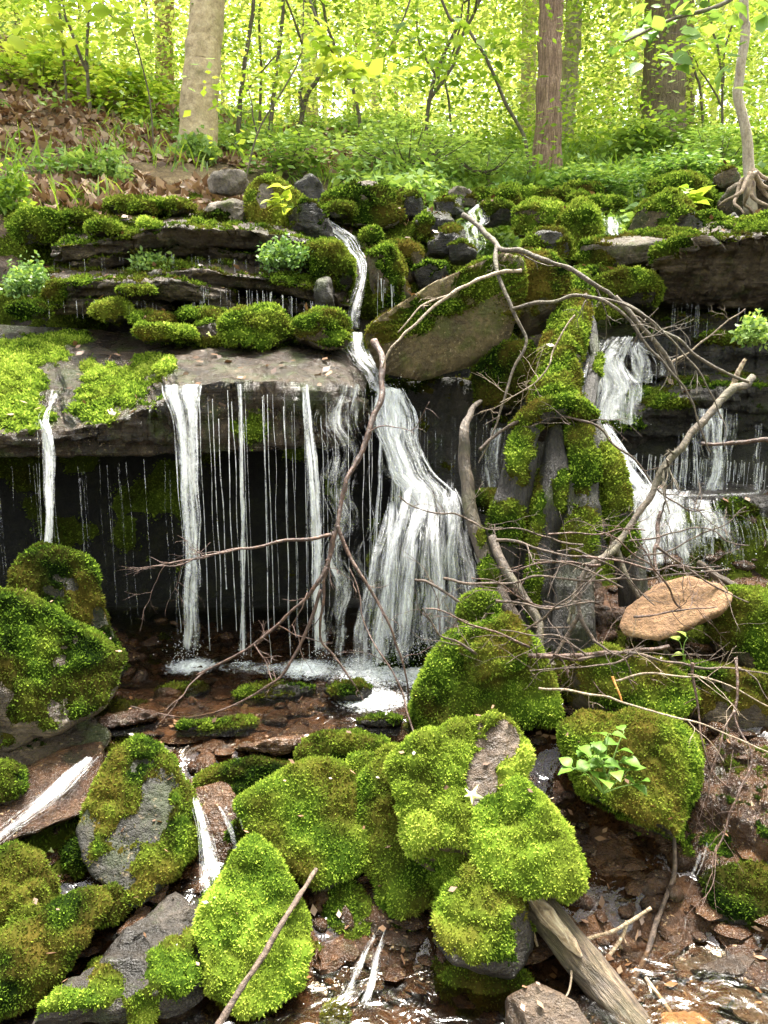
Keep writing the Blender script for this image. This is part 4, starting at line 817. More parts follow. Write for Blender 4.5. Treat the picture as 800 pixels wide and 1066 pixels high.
# ================================================================== the old stump with mossed ribs
stump = bpy.data.objects.new('tree_stump', None); COL.objects.link(stump); stump.location = [float(c) for c in at(575,745,3.45)]
tag(stump, 'old mossy tree stump with upright ribs of dark wood between the falls', 'tree stump')
def rib(name, pts, r0, r1, mat, mossk, parent, seg=30, flute=.3, seed=1, bark=.12):
    W = pix(pts); n = 110; C = smooth_path(W, n); V, Q, T = tube_arr(C, np.interp(np.linspace(0,1,n), np.linspace(0,1,len(r0)), r0) if hasattr(r0, '__len__') else taper(n, r0, r1), seg, bark, 14, flute, seed, .012)
    if parent is None: o = mk(name, V, [Q, T], mat, loc=W[-1])
    else: o = mk(name, V, [Q, T], mat, parent=parent)
    if mossk:
        m = moss_on(o if parent is None else parent, V, Q, seed=seed, **mossk)
        if m and parent is not None:
            m.parent = o; m.location = (0,0,0); m.location = [-(a) for a in (0,0,0)]
            me = m.data; k = np.zeros(len(me.vertices)*3, np.float32)
    return o
ms = lambda sp, **k: dict(dict(cover=-1.1, up=.35, spots=[(a, b, c*.8, d*.8) for a, b, c, d in sp], tint=.55, brown=.3, thick=.03), **k)
rib('rib', [(556,432,4.05),(546,470,3.9),(532,530,3.82),(522,600,3.75),(512,690,3.68)], [.02,.07,.085,.08,.10], 0, M['stump'], ms([(543,470,22,50),(528,545,30,40),(548,430,30,30)]), stump, seed=2)
rib('rib', [(578,438,4.05),(576,500,3.86),(566,580,3.75),(560,660,3.6),(556,745,3.45)], [.02,.075,.09,.09,.12], 0, M['stump'], ms([(556,525,16,60),(585,510,14,30),(556,610,14,50),(575,430,30,20)]), stump, seed=3)
rib('rib', [(598,412,4.25),(606,460,3.95),(604,530,3.8),(598,620,3.6),(594,740,3.4)], [.02,.07,.085,.09,.12], 0, M['stump'], ms([(608,490,22,40),(604,552,26,40),(600,450,24,26),(570,700,20,40)]), stump, seed=4)
rib('rib', [(622,440,4.2),(640,500,3.95),(650,560,3.85),(658,630,3.75)], [.015,.06,.065,.065], 0, M['stump'], ms([(640,500,30,50),(652,560,24,30)]), stump, seed=5)
rib('core', [(585,440,4.15),(582,520,4.05),(576,620,3.9),(570,740,3.7)], [.06,.12,.16,.2], 0, M['stump'], None, stump, seed=6)
rib('top', [(536,448,3.98),(560,430,3.98),(590,424,4.0),(622,436,4.02)], [.02,.055,.06,.03], 0, M['stump'], dict(cover=.25, up=.5, tint=.5, brown=.4, thick=.03), stump, seed=16, flute=.4)
rib('root', [(500,418,4.3),(482,446,4.02),(484,478,3.95),(488,530,3.85),(502,575,3.75),(520,620,3.62),(548,670,3.5),(580,705,3.4),(606,730,3.3)], [.01,.022,.03,.034,.037,.042,.045,.04,.03], 0, M['root'], ms([(510,600,16,30),(500,560,10,16)], thick=.018), stump, seed=7, flute=.15, seg=20)
rib('root', [(512,560,3.7),(530,600,3.55),(556,640,3.45),(566,690,3.3),(566,730,3.2)], [.02,.022,.02,.018,.014], 0, M['root'], None, stump, seed=8, flute=.1, seg=12)
rib('fallen_log', [(604,296,5.0),(596,330,4.75),(586,372,4.5),(576,420,4.2),(566,450,4.08)], [.08,.1,.11,.11,.08], 0, M['log'], ms([(600,330,26,50),(585,390,26,40)], cover=.1, tint=.62, brown=.5), None, seed=9)
tag(bpy.data.objects['fallen_log'], 'short moss covered log sloping down to the top of the stump', 'log')
rib('dead_stem', [(608,296,4.9),(620,376,4.5),(612,430,4.15),(606,480,3.95)], [.018,.032,.034,.03], 0, M['stump'], ms([(628,380,12,20),(600,425,20,20)]), None, seed=10, seg=18)
tag(bpy.data.objects['dead_stem'], 'grey dead stem standing between the mossy log and the right cascade', 'dead stem')

# the log lying at the bottom
lg = rib('fallen_log', [(548,932,2.42),(584,972,2.3),(625,1020,2.2),(676,1086,2.05)], [.05,.058,.06,.06], 0, M['log'], None, None, seg=36, flute=.16, seed=15, bark=.1)
tag(lg, 'split rotten log pointing up from the bottom edge, bare pale wood at its end', 'log')
Wd = pix([(552,930,2.36),(566,948,2.31),(586,972,2.25),(606,996,2.2)]); C_ = smooth_path(Wd, 40); V_, Q_, T_ = tube_arr(C_, np.interp(np.linspace(0,1,40), [0,.4,.8,1], [.022,.03,.02,.004]), 14, .25, 25, .4, 21); mk('split_wood', V_, [Q_, T_], M['rotwood'], parent=lg)
Wd = pix([(544,932,2.40),(552,960,2.34),(560,985,2.3)]); C_ = smooth_path(Wd, 24); V_, Q_, T_ = tube_arr(C_, taper(24, .008, .004), 8, .25, 25, .4, 22); mk('splinter', V_, [Q_, T_], M['rotwood'], parent=lg)

# ================================================================== falling water
flow('thin upper fall dropping between black stones', [(338,228,6.05),(352,240,5.9),(366,256,5.75),(376,272,5.62),(376,296,5.5),(368,322,5.35),(370,345,5.25)], [10,20,26,14,12,13,16], dens=.54, layers=2, strands=14, r=.004, seed=2, bow=.02)
flow('lower chute of the thin upper fall beside the big middle boulder', [(370,345,5.2),(374,362,5.05),(382,380,4.85),(392,396,4.65),(404,408,4.5)], [22,30,28,24,30], dens=.56, layers=2, strands=10, r=.005, seed=3, spray=60)
fan = []
rf = np.random.default_rng(5)
for k in range(26):
    x0 = rf.uniform(406, 478); x1 = 434+(x0-442)*rf.uniform(1.3, 2.2)+rf.normal(0, 10); y0 = rf.uniform(510, 545); y1 = rf.uniform(655, 698); b = rf.uniform(.03, .12)
    fan.append(([(x0-2, y0-12, 4.12), (x0+(x1-x0)*.12, y0, 4.03-b*.3), (x0+(x1-x0)*.45, y0+(y1-y0)*.25, 3.98-b), (x0+(x1-x0)*.75, y0+(y1-y0)*.6, 3.95-b), (x1, y1, 3.93-b)], [6, 14, 18, 22, 26], .38+.24*rf.random(), 10))
for k in range(5):
    x0 = rf.uniform(395, 425); fan.append(([(x0, 420+rf.uniform(0, 60), 4.25), (x0-2, 520, 4.1), (x0-8, 610, 4.0), (x0-12, 690, 3.95)], [4, 9, 12, 14], .5, 8))
flow('main white cascade striking a rock step and spreading in a fan right of centre', [(404,402,4.44),(410,424,4.33),(418,455,4.22),(430,490,4.14),(438,518,4.08),(442,540,4.03)], [28,42,52,58,66,74], dens=.62, layers=3, strands=60, r=.0045, seed=4, bow=.06, jit=.07, m=34, n=80, spray=2200, more=fan)
flow('widest single fall pouring off the left part of the ledge', [(193,399,3.94),(192,420,3.9),(196,460,3.88),(199,520,3.86),(200,600,3.85),(200,682,3.85)], [38,36,30,24,22,24], dens=.62, layers=2, strands=34, r=.0032, seed=5, bow=.03, spray=160)
flow('strong narrow fall between thin threads, middle of the ledge', [(318,398,3.95),(322,440,3.9),(328,500,3.88),(330,580,3.87),(331,685,3.87)], [7,9,11,12,16], dens=.64, layers=1, strands=12, r=.003, seed=6, bow=.01, spray=60)
flow('single bright thread right of the widest fall', [(250,398,3.95),(251,440,3.91),(253,540,3.89),(253,688,3.88)], [6,6,7,8], dens=.66, layers=1, strands=7, r=.0028, seed=7, bow=.01, spray=60)
flow('pale veil of water right before the main cascade', [(356,398,3.98),(356,430,3.94),(358,500,3.91),(358,600,3.9),(360,688,3.9)], [50,52,56,60,66], dens=.44, layers=2, strands=30, r=.0024, seed=8, bow=.02, spray=120, m=34)
flow('thin fall at the left splashing onto a dark hump', [(44,436,3.86),(48,452,3.82),(50,480,3.8),(50,540,3.79),(50,612,3.78)], [10,14,14,9,10], dens=.6, layers=1, strands=14, r=.0028, seed=9, bow=.01, spray=200)
flow('trickle over the bare rock feeding the left thin fall', [(58,404,4.5),(54,418,4.25),(48,432,4.0),(44,444,3.88)], [8,10,14,12], dens=.48, layers=1, strands=4, r=.003, seed=10)
flow('second upper fall stepping down at the top of the heap', [(502,212,6.7),(496,228,6.45),(490,242,6.2),(492,256,5.95),(486,266,5.8)], [18,20,22,20,18], dens=.54, layers=2, strands=20, r=.005, seed=11, spray=40)
flow('short white spill left of the pale crowned stone', [(447,216,6.6),(449,228,6.4),(450,240,6.2)], [8,10,12], dens=.55, layers=1, strands=4, r=.004, seed=12)
flow('small white spill in the far stream below the shrubs', [(636,226,6.7),(639,235,6.5),(640,246,6.3)], [10,16,20], dens=.55, layers=2, strands=6, r=.005, seed=13)
flow('low spill over the far rock step at the stream head', [(668,186,8.4),(666,196,8.2),(664,206,8.0)], [34,36,36], dens=.42, layers=1, strands=8, r=.005, seed=15)
rc = lambda x0, y0, x1, y1, Y0, Y1, w0, w1, d=.52, st=8: ([(x0, y0, Y0), (x0*.7+x1*.3, y0*.75+y1*.25, Y0*.7+Y1*.3), (x1, y1*.5+y0*.5, Y0*.35+Y1*.65), (x1, y1, Y1)], [w0, (w0+w1)/2, w1, w1], d, st)
flow('white sheet of the right cascade below the dead stem', [(650,350,5.04),(642,362,4.98),(634,384,4.92),(638,408,4.86),(634,440,4.76)], [44,56,60,62,50], dens=.55, layers=2, strands=30, r=.005, seed=16, jit=.07, spray=60, more=[rc(620,352,612,446,5.0,4.74,14,26), rc(664,356,668,400,5.0,4.9,18,26), rc(640,372,652,444,4.95,4.74,20,30), rc(660,356,690,392,5.05,4.95,10,16,.45), rc(628,368,622,432,4.95,4.78,16,22)])
flow('narrow white run past the stump from the right cascade', [(628,440,4.76),(640,462,4.6),(654,486,4.45),(668,512,4.35),(676,540,4.28),(682,590,4.18)], [14,22,32,44,40,44], dens=.56, layers=2, strands=24, r=.0045, seed=17, spray=80, more=[rc(650,470,646,520,4.5,4.36,18,26), rc(662,490,690,540,4.45,4.3,20,34), rc(660,520,662,596,4.32,4.18,18,26,.5)])
flow('upright white fall behind the end of the grey dead limb', [(742,424,4.74),(741,450,4.68),(740,480,4.66),(739,514,4.62)], [28,26,24,28], dens=.58, layers=2, strands=20, r=.0045, seed=18, spray=140, more=[rc(760,430,752,514,4.74,4.62,12,14,.48), rc(708,450,706,512,4.72,4.62,8,14,.5), rc(790,440,786,516,4.74,4.62,8,12,.46), rc(722,440,724,512,4.72,4.62,8,10,.46)])
flow('foaming spread over the low step at right', [(712,508,4.52),(712,518,4.42),(712,540,4.34),(712,566,4.29),(712,594,4.25)], [130,128,70,60,70], dens=.46, layers=2, strands=40, r=.0035, seed=19, jit=.06, m=40, spray=300, more=[rc(664,516,668,592,4.42,4.24,26,30,.52), rc(735,520,742,560,4.40,4.28,24,34,.55), rc(700,520,692,590,4.4,4.24,22,26,.52), rc(724,524,728,596,4.38,4.24,16,24,.5), rc(752,518,760,588,4.4,4.24,20,28,.5), rc(680,518,676,596,4.4,4.22,16,26,.55), rc(712,518,716,590,4.4,4.22,20,36,.5), rc(790,512,650,520,4.47,4.44,5,9,.46), rc(788,524,796,590,4.4,4.26,10,18,.48)])
flow('thin side fall at the right edge of the low step', [(764,516,4.42),(776,545,4.34),(784,585,4.28)], [12,16,18], dens=.5, layers=1, strands=10, r=.003, seed=20)
flow('small double fall behind the bare root of the stump', [(512,444,4.42),(511,470,4.38),(510,500,4.36),(508,524,4.34)], [38,36,34,36], dens=.48, layers=1, strands=14, r=.004, seed=21)
flow('thin spill from the black rock beside the stump', [(530,520,4.1),(527,550,4.05),(524,585,4.0)], [10,12,12], dens=.5, layers=1, strands=5, r=.003, seed=22)
flow('small foreground fall slipping between the diamond slab and moss stones', [(206,826,2.68),(212,846,2.63),(216,880,2.57),(222,912,2.5),(230,930,2.44)], [8,16,26,40,34], dens=.52, layers=2, strands=26, r=.003, seed=23, spray=60)
flow('clear veil sliding over the brown rock face', [(228,836,2.62),(240,860,2.58),(246,890,2.54)], [28,44,40], dens=.36, layers=1, strands=6, r=.0018, seed=24)
flow('little fall at bottom centre between dim moss stones', [(398,966,2.3),(388,990,2.25),(380,1015,2.2),(372,1036,2.15)], [24,34,46,50], dens=.46, layers=2, strands=26, r=.0024, seed=25, spray=40)
flow('white rapid sliding down at the left edge', [(98,784,2.86),(76,804,2.76),(48,830,2.66),(14,856,2.58),(-20,880,2.5)], [16,26,34,30,34], dens=.5, layers=2, strands=40, r=.003, seed=26, jit=.02)
flow('narrow glassy run along the foot of the dark slab', [(150,980,2.37),(110,1010,2.3),(60,1040,2.22),(0,1068,2.15)], [14,18,20,26], dens=.46, layers=1, strands=8, r=.0022, seed=27)
flow('trickle through the reddish bank at the right', [(732,872,2.56),(724,900,2.52),(706,934,2.46),(700,990,2.34)], [12,16,20,30], dens=.36, layers=1, strands=8, r=.0018, seed=28)
drips('fine threads of water raining from the overhanging ledge', [(205,403,3.93),(395,408,4.0)], [(205,690),(395,690)], 26, r=.0017, seed=3, dens=.6)
drips('sparse fine drips at the left part of the overhanging ledge', [(-20,478,3.92),(190,476,3.95)], [(0,600),(100,640),(190,690)], 26, r=.0011, seed=4, dens=.46)
drips('drips along the lip of the middle shale ledge', [(205,298,5.12),(280,303,5.1),(345,318,5.12)], [(205,318),(345,342)], 44, r=.0018, seed=5, dens=.5)
drips('drips along the uppermost shale ledge', [(60,272,5.48),(180,262,5.38),(330,278,5.45)], [(60,292),(330,296)], 40, r=.0018, seed=6, dens=.48)
drips('drips along the lowest shale ledge', [(50,312,5.05),(225,314,5.0)], [(50,332),(225,332)], 26, r=.0016, seed=7, dens=.46)
drips('drips below the shelf of the right cascade', [(650,470,4.78),(800,480,4.74)], [(650,510),(800,520)], 70, r=.0022, seed=8, dens=.56)
drips('drips beside the tall dark wedge', [(392,282,5.15),(412,296,5.15)], [(392,330),(412,336)], 8, r=.002, seed=9)
drips('drips from the big overhanging slab', [(690,314,5.12),(790,322,5.1)], [(690,352),(790,356)], 16, r=.0014, seed=10, dens=.45)
drips('trickles over the black wet wall under the big angular boulder', [(410,420,4.5),(545,440,4.45)], [(410,520),(545,560)], 26, r=.0018, seed=11, dens=.45)
# ================================================================== dead branches
branch('long grey arching dead branch over the big angular boulder', [(483,224,4.75),(500,238,4.6),(517,257,4.4),(548,262,4.25),(590,278,4.12),(630,302,4.05),(668,328,4.0),(704,352,3.95),(742,382,3.92),(782,398,3.9)], .019, .008, M['limb'],
       forks=[([(517,257,4.4),(519,285,4.25),(534,322,4.15),(546,352,4.1),(532,392,4.02),(518,440,3.95),(500,480,3.9)], .013, .004), ([(640,308,4.04),(668,340,3.98),(694,374,3.95),(702,392,3.93)], .014, .009)], twigs=3, tl=.25, seed=3)
branch('thin pale branch crossing in front of the mossy short log', [(537,322,4.14),(565,313,4.05),(606,311,4.0),(640,322,3.95),(672,356,3.9),(706,396,3.85),(724,425,3.82),(740,470,3.8)], .012, .005, M['limb'],
       forks=[([(606,311,4.0),(650,318,3.95),(690,345,3.9),(735,400,3.85),(752,436,3.83)], .007, .003)], twigs=5, tl=.3, seed=5)
branch('pale dry branch lying across the slanted boulder top', [(541,279,4.3),(500,291,4.15),(466,308,4.05),(436,334,3.98),(408,362,3.92),(399,384,3.9)], .012, .006, M['twigpale'], forks=[([(466,308,4.05),(440,318,4.02),(415,345,3.98)], .006, .003)], seed=6, tl=.15)
branch('thick grey dead limb leaning from upper right down to the tangle', [(786,392,4.1),(752,418,3.95),(712,460,3.8),(682,502,3.7),(658,546,3.6),(636,572,3.52),(612,592,3.47),(600,618,3.42),(598,640,3.4)], .024, .013, M['limb'],
       forks=[([(640,568,3.54),(652,600,3.5),(672,640,3.42),(692,676,3.34),(716,712,3.25),(742,760,3.1),(796,836,2.95)], .013, .005), ([(650,556,3.58),(620,590,3.5),(600,612,3.46),(590,650,3.4)], .014, .008)], twigs=3, tl=.3, seed=7)
branch('dark forked stick running from the tangle toward lower right', [(600,600,3.42),(604,640,3.36),(626,680,3.28),(650,712,3.2),(672,740,3.1),(676,772,3.05)], .013, .005, M['twig'], forks=[([(604,640,3.36),(580,680,3.32),(560,708,3.28),(548,730,3.25)], .010, .004)], twigs=4, tl=.35, seed=8)
branch('reddish hanging branch with drooping twigs in front of the main cascade', [(392,352,4.1),(397,385,3.95),(392,425,3.85),(374,475,3.75),(358,510,3.68),(349,548,3.62),(334,596,3.55),(300,640,3.5),(256,676,3.48),(204,704,3.46)], .021, .006, M['twigred'],
       forks=[([(350,545,3.62),(364,578,3.58),(388,618,3.52),(408,660,3.48),(422,706,3.44),(424,744,3.4)], .010, .003), ([(348,552,3.62),(340,590,3.57),(335,628,3.52),(334,665,3.5),(352,690,3.48),(370,712,3.46)], .010, .003),
              ([(346,558,3.6),(300,562,3.56),(244,572,3.52),(206,582,3.5),(150,592,3.48)], .009, .003), ([(334,615,3.54),(318,660,3.48),(290,706,3.42),(250,732,3.38),(198,746,3.34),(136,736,3.32)], .009, .003)], twigs=7, tl=.32, seed=9)
branch('bundle of fine reddish twig ends in front of the widest fall', [(246,572,3.5),(214,578,3.46),(186,586,3.44),(150,594,3.42)], .007, .002, M['twigred'], twigs=8, tl=.2, seed=10, name='twig_bundle', cat='twigs')
branch('straight stick lying across the foot of the stump', [(498,682,3.16),(548,681,3.14),(600,682,3.12),(650,681,3.14),(696,672,3.16)], .013, .009, M['twigred'], twigs=2, tl=.15, seed=11, name='stick', cat='stick')
branch('dark stick sloping over the stump ribs from the root', [(516,562,3.55),(548,566,3.5),(580,574,3.46),(612,580,3.44)], .010, .006, M['twig'], twigs=2, tl=.2, seed=12, name='stick', cat='stick')
branch('long thin twig stretched level across the stump', [(462,602,3.5),(500,608,3.45),(560,602,3.42),(620,606,3.4),(690,600,3.4),(760,592,3.4)], .008, .004, M['twig'], twigs=4, tl=.25, seed=13, name='stick', cat='stick')
branch('pale brown twig pile edge over the grey mossed rock', [(560,680,3.2),(610,690,3.15),(660,706,3.1),(700,716,3.08)], .010, .005, M['twigred'], twigs=8, tl=.25, seed=14, name='twig_bundle', cat='twigs')
branch('thin twigs fallen over the moss right of the stump top', [(500,470,3.9),(540,440,3.95),(580,432,3.95),(620,446,3.9),(660,480,3.85),(700,520,3.8),(736,532,3.8)], .010, .004, M['twig'], twigs=8, tl=.3, seed=15)
branch('spray of fine dry twigs hanging on the side of the mossy log', [(600,330,4.1),(580,360,4.05),(556,400,4.0),(520,420,3.95)], .006, .003, M['twigpale'], twigs=8, tl=.3, seed=16, name='twig_bundle', cat='twigs')
branch('dark red upright stick in the right cascade', [(686,532,4.0),(685,560,3.92),(684,590,3.84),(686,612,3.78)], .013, .010, M['twigred'], seed=17, name='stick', cat='stick')
branch('pale brown broken bough at the right edge above the mossy stone', [(726,588,3.7),(756,606,3.6),(790,628,3.5),(830,640,3.45)], .016, .020, M['log'], twigs=2, tl=.2, seed=18)
branch('short stick poking in from the right edge before the upright fall', [(730,460,4.2),(764,462,4.15),(800,460,4.1),(840,456,4.1)], .010, .016, M['twigred'], seed=19, name='stick', cat='stick')
branch('thin arched twig over the low foaming step', [(640,600,3.8),(680,578,3.78),(730,556,3.75),(778,528,3.72)], .006, .003, M['twig'], twigs=3, tl=.2, seed=20, name='stick', cat='stick')
branch('broken upright splinter on the shelf behind the dead limb', [(762,404,4.55),(768,390,4.55),(775,376,4.55)], .022, .012, M['rotwood'], seed=21, name='wood_splinter', cat='wood splinter')
branch('dry stick across the upper right shelf', [(700,378,4.7),(740,350,4.7),(776,320,4.7)], .008, .004, M['twigpale'], twigs=3, tl=.25, seed=22, name='stick', cat='stick')
branch('long pale twig drooping to the right edge over the reddish bank', [(560,716,2.95),(620,724,2.85),(690,742,2.75),(740,758,2.7),(810,784,2.62)], .0055, .003, M['twigpale'], twigs=3, tl=.25, seed=23, name='stick', cat='stick')
branch('second pale twig above the first one at right', [(640,706,3.0),(700,700,2.95),(752,712,2.9),(812,742,2.85)], .005, .003, M['twigpale'], twigs=4, tl=.3, seed=24, name='stick', cat='stick')
branch('reddish drooping branch over the wet bank at the right edge', [(770,690,2.9),(766,740,2.8),(780,790,2.7),(760,850,2.62),(744,885,2.58)], .007, .003, M['twigred'], forks=[([(766,740,2.8),(742,790,2.74),(735,840,2.68)], .005, .002)], twigs=6, tl=.3, seed=25)
branch('thin dark red branch hanging from the top right of the bank', [(720,690,2.95),(726,740,2.88),(735,790,2.8),(760,820,2.74)], .007, .003, M['twigred'], twigs=6, tl=.3, seed=26)
branch('brown twigs lying over the moss below the sandy stone', [(600,690,3.1),(650,680,3.1),(700,690,3.05),(760,696,3.0),(810,700,3.0)], .009, .004, M['twig'], twigs=8, tl=.3, seed=27, name='twig_bundle', cat='twigs')
branch('thin twig between the stump and the sandy stone', [(660,560,3.5),(686,600,3.45),(700,640,3.36),(690,680,3.3)], .006, .003, M['twig'], twigs=4, tl=.25, seed=33, name='stick', cat='stick')
branch('dark bare stick at the left end of the tangle', [(430,604,3.55),(455,612,3.5),(500,640,3.45),(540,652,3.4),(600,652,3.38)], .008, .004, M['twig'], twigs=5, tl=.25, seed=34, name='stick', cat='stick')
branch('brown stick leaning on the tall bright moss boulder', [(330,904,2.46),(300,950,2.24),(266,1006,2.1),(226,1072,1.97)], .0095, .012, M['twig'], seed=28, name='stick', cat='stick', wob=.004)
branch('dark stick standing in the stream right of the log', [(700,858,2.7),(702,905,2.58),(684,960,2.42),(654,1036,2.22)], .009, .011, M['twig'], seed=29, name='stick', cat='stick', wob=.006)
branch('brown upright stick under the mossy plant boulder', [(650,898,2.66),(647,940,2.52),(646,986,2.42)], .008, .008, M['twigred'], seed=30, name='stick', cat='stick', wob=.006)
branch('bleached bare stick lying by the log', [(612,980,2.34),(636,970,2.36),(656,958,2.38),(678,944,2.4)], .007, .008, M['rotwood'], seed=31, name='stick', cat='stick', wob=.004, forks=[([(653,958,2.38),(648,975,2.36),(634,996,2.32)], .007, .006)], tl=.05)
branch('pale root like stick at the bottom right of the log', [(672,1016,2.22),(690,1044,2.14),(710,1075,2.07)], .007, .010, M['twigpale'], seed=32, name='stick', cat='stick', wob=.004)
branch('thin pale rootlet curled on the side of the log', [(594,1010,2.2),(596,1030,2.14),(586,1050,2.08),(592,1070,2.04)], .004, .003, M['twigpale'], seed=35, name='rootlet', cat='root')
branch('dry twig curled over the left end of the pool outlet', [(430,780,3.0),(425,740,3.1),(404,690,3.2),(380,650,3.3),(366,590,3.4)], .006, .003, M['twigred'], twigs=3, tl=.2, seed=36, name='stick', cat='stick')
o = branch('orange tipped fungus stub on a twig under the tangle', [(643,704,2.98),(645,715,2.97),(647,728,2.96)], .007, .003, M['orange'], seed=37, name='fungus', cat='fungus')

rt_ = np.random.default_rng(91)
for k in range(20):
    x0 = rt_.uniform(490, 720); y0 = rt_.uniform(540, 690); a = rt_.uniform(-.9, .9)+(math.pi if rt_.random() < .5 else 0); l = rt_.uniform(60, 150); Y0 = float(np.interp(y0, [540,700], [3.55,3.15]))-rt_.uniform(0, .12)
    pts = [(x0+math.cos(a)*l*t+rt_.normal(0, 5), y0+math.sin(a)*l*t*.7+rt_.normal(0, 5), Y0-.10*t) for t in (0, .33, .66, 1)]
    branch('thin dark dead twig in the tangle at the foot of the stump', pts, rt_.uniform(.005, .009), .003, M['twig'] if k % 3 else M['twigred'], twigs=4, tl=.25, seed=200+k, name='twig', cat='twig', group='twigs in the tangle at the foot of the stump')
# ================================================================== small plants
def leafy_plant(label, base, stems, leaf, per, mat, seed, name='leafy_plant', cat='plant', tint=.6, group=None, stem_r=.0022):
    rg = np.random.default_rng(seed); o = bpy.data.objects.new(name, None); COL.objects.link(o); o.location = [float(c) for c in base]; tag(o, label, cat, group)
    parts = []; LV = []; LF = []; LT = []; k = 0
    for s in stems:
        e = at(*s); mid = (base+e)/2+rg.normal(0, .012, 3)+np.array([0,0,.02]); C = smooth_path([base, mid, e], 14); parts.append(tube_arr(C, taper(14, stem_r*1.2, stem_r*.6), 5))
        for j in range(per):
            i = 13 if j == 0 else rg.integers(6, 13); p = C[i]; d = unit(np.array([rg.normal(0, 1), rg.normal(-.4, .8), rg.uniform(-.15, .45)])); L_ = leaf*rg.uniform(.7, 1.2)
            sd = unit(np.cross(d, [0,0,1])+rg.normal(0, .15, 3)); up = np.cross(sd, d)
            if up[2] < 0: up = -up
            t = np.array([0,.14,.32,.55,.78,1.0]); w = np.array([.0,.30,.40,.33,.17,0])*L_; z = np.array([0,.05,.06,.02,-.06,-.18])*L_; p0 = p+d*L_*.18
            ce = p0+d*t[:,None]*L_+up*z[:,None]; l = ce+sd*w[:,None]+up*(w*.22)[:,None]; r = ce-sd*w[:,None]+up*(w*.22)[:,None]
            parts.append(tube_arr(np.array([p, (p+p0)/2, p0]), [stem_r*.5]*3, 4))
            LV.append(np.concatenate([ce, l, r])); a = np.arange(5)
            LF.append(np.concatenate([np.stack([a, a+1, a+7, a+6], 1), np.stack([a+1, a, a+12, a+13], 1)])+k); k += 18; LT.append(np.full(18, np.clip(tint+rg.normal(0, .14), 0, 1)))
    v, f = merge(parts); st = mk('stem', v, f, M['leafdark'], parent=o, attrs={'tint': np.full(len(v), .6)})
    mk('leaves', np.concatenate(LV), [np.concatenate(LF)], mat, parent=o, attrs={'tint': np.concatenate(LT)}); return o
leafy_plant('leafy green seedling growing on the mossy boulder above the dark hollow', at(628,826,2.56), [(602,776,2.56),(618,772,2.55),(634,764,2.57),(648,790,2.54),(640,802,2.5),(612,800,2.52),(628,812,2.5),(596,800,2.54),(656,800,2.54),(650,762,2.62),(622,788,2.5),(664,816,2.54)], .06, 3, M['seed'], 4, tint=.55)
leafy_plant('two round clover leaves in the dark gap below the sandy stone', at(712,690,3.2), [(708,668,3.18),(716,664,3.18),(714,682,3.18)], .05, 1, M['leaf'], 6, name='clover', tint=.75)
leafy_plant('pale seedling at the right edge of the slanted yellow slab', at(296,222,5.8), [(292,206,5.78),(300,208,5.78),(286,214,5.78),(306,216,5.8),(298,196,5.8)], .10, 3, M['leaf'], 7, tint=.8, name='seedling')
leafy_plant('small green sprout left of the rooted tree', at(716,224,6.3), [(712,200,6.3),(720,196,6.3),(706,210,6.3),(726,208,6.3)], .15, 3, M['leaf'], 8, tint=.6, name='seedling')
def fern_clump(label, cx, cy, w, h, Y, n, seed, mat='leafdark', tint=.6, leaf=.05):
    """clump of herbs: thin stems from one foot, small leaves along the upper half of each"""
    rg = np.random.default_rng(seed); base = at(cx, cy+h*.5, Y); parts = []; cs = []
    o = bpy.data.objects.new('herb_clump', None); COL.objects.link(o); o.location = [float(c) for c in base]; tag(o, label, 'herbs')
    for i in range(n):
        a = rg.uniform(0, math.pi); q = math.sqrt(rg.random()); e = at(cx+math.cos(a)*w*.5*q, cy+h*.5-math.sin(a)*h*q*rg.uniform(.7, 1.05), Y-rg.uniform(-.15, .15))
        b = base+np.array([(e-base)[0]*.6, rg.normal(0, .04), -.02]); C = smooth_path([b, (b+e)/2+np.array([0,0,.02]), e], 8); parts.append(tube_arr(C, taper(8, .003, .0012), 4)); cs += [C[k] for k in (4, 5, 6, 7)]
    v, f = merge(parts); mk('stem', v, f, M[mat], parent=o, attrs={'tint': np.full(len(v), .4)})
    v, f, t = sprays(np.array(cs), .03+leaf*.5, 7, leaf, tint, .45, .5); mk('leaves', v, f, M[mat], parent=o, attrs={'tint': t})
fern_clump('bushy green herb clump over the end of the middle ledge', 296, 260, 62, 30, 5.35, 46, 3, tint=.3, leaf=.026)
fern_clump('feathery herb clump on the rocks at the left edge', 30, 286, 54, 34, 5.25, 46, 4, tint=.35, leaf=.026)
fern_clump('low bright herb patch on the middle shale ledge', 158, 270, 36, 10, 5.5, 22, 5, tint=.65, leaf=.03)
fern_clump('pale fern at the left edge on the litter slope', 8, 186, 40, 66, 6.4, 26, 6, 'leaf', .3, .05)
fern_clump('small green weed patch on the litter slope left of the beech', 116, 172, 40, 44, 7.4, 30, 7, 'leafdark', .8, .045)
fern_clump('bright weed at the right edge below the layered slab', 786, 340, 36, 24, 4.9, 30, 8, 'leafdark', .75, .035)
fern_clump('weeds at the foot of the beech trunk', 200, 152, 56, 30, 8.5, 40, 9, 'leafdark', .8, .06)
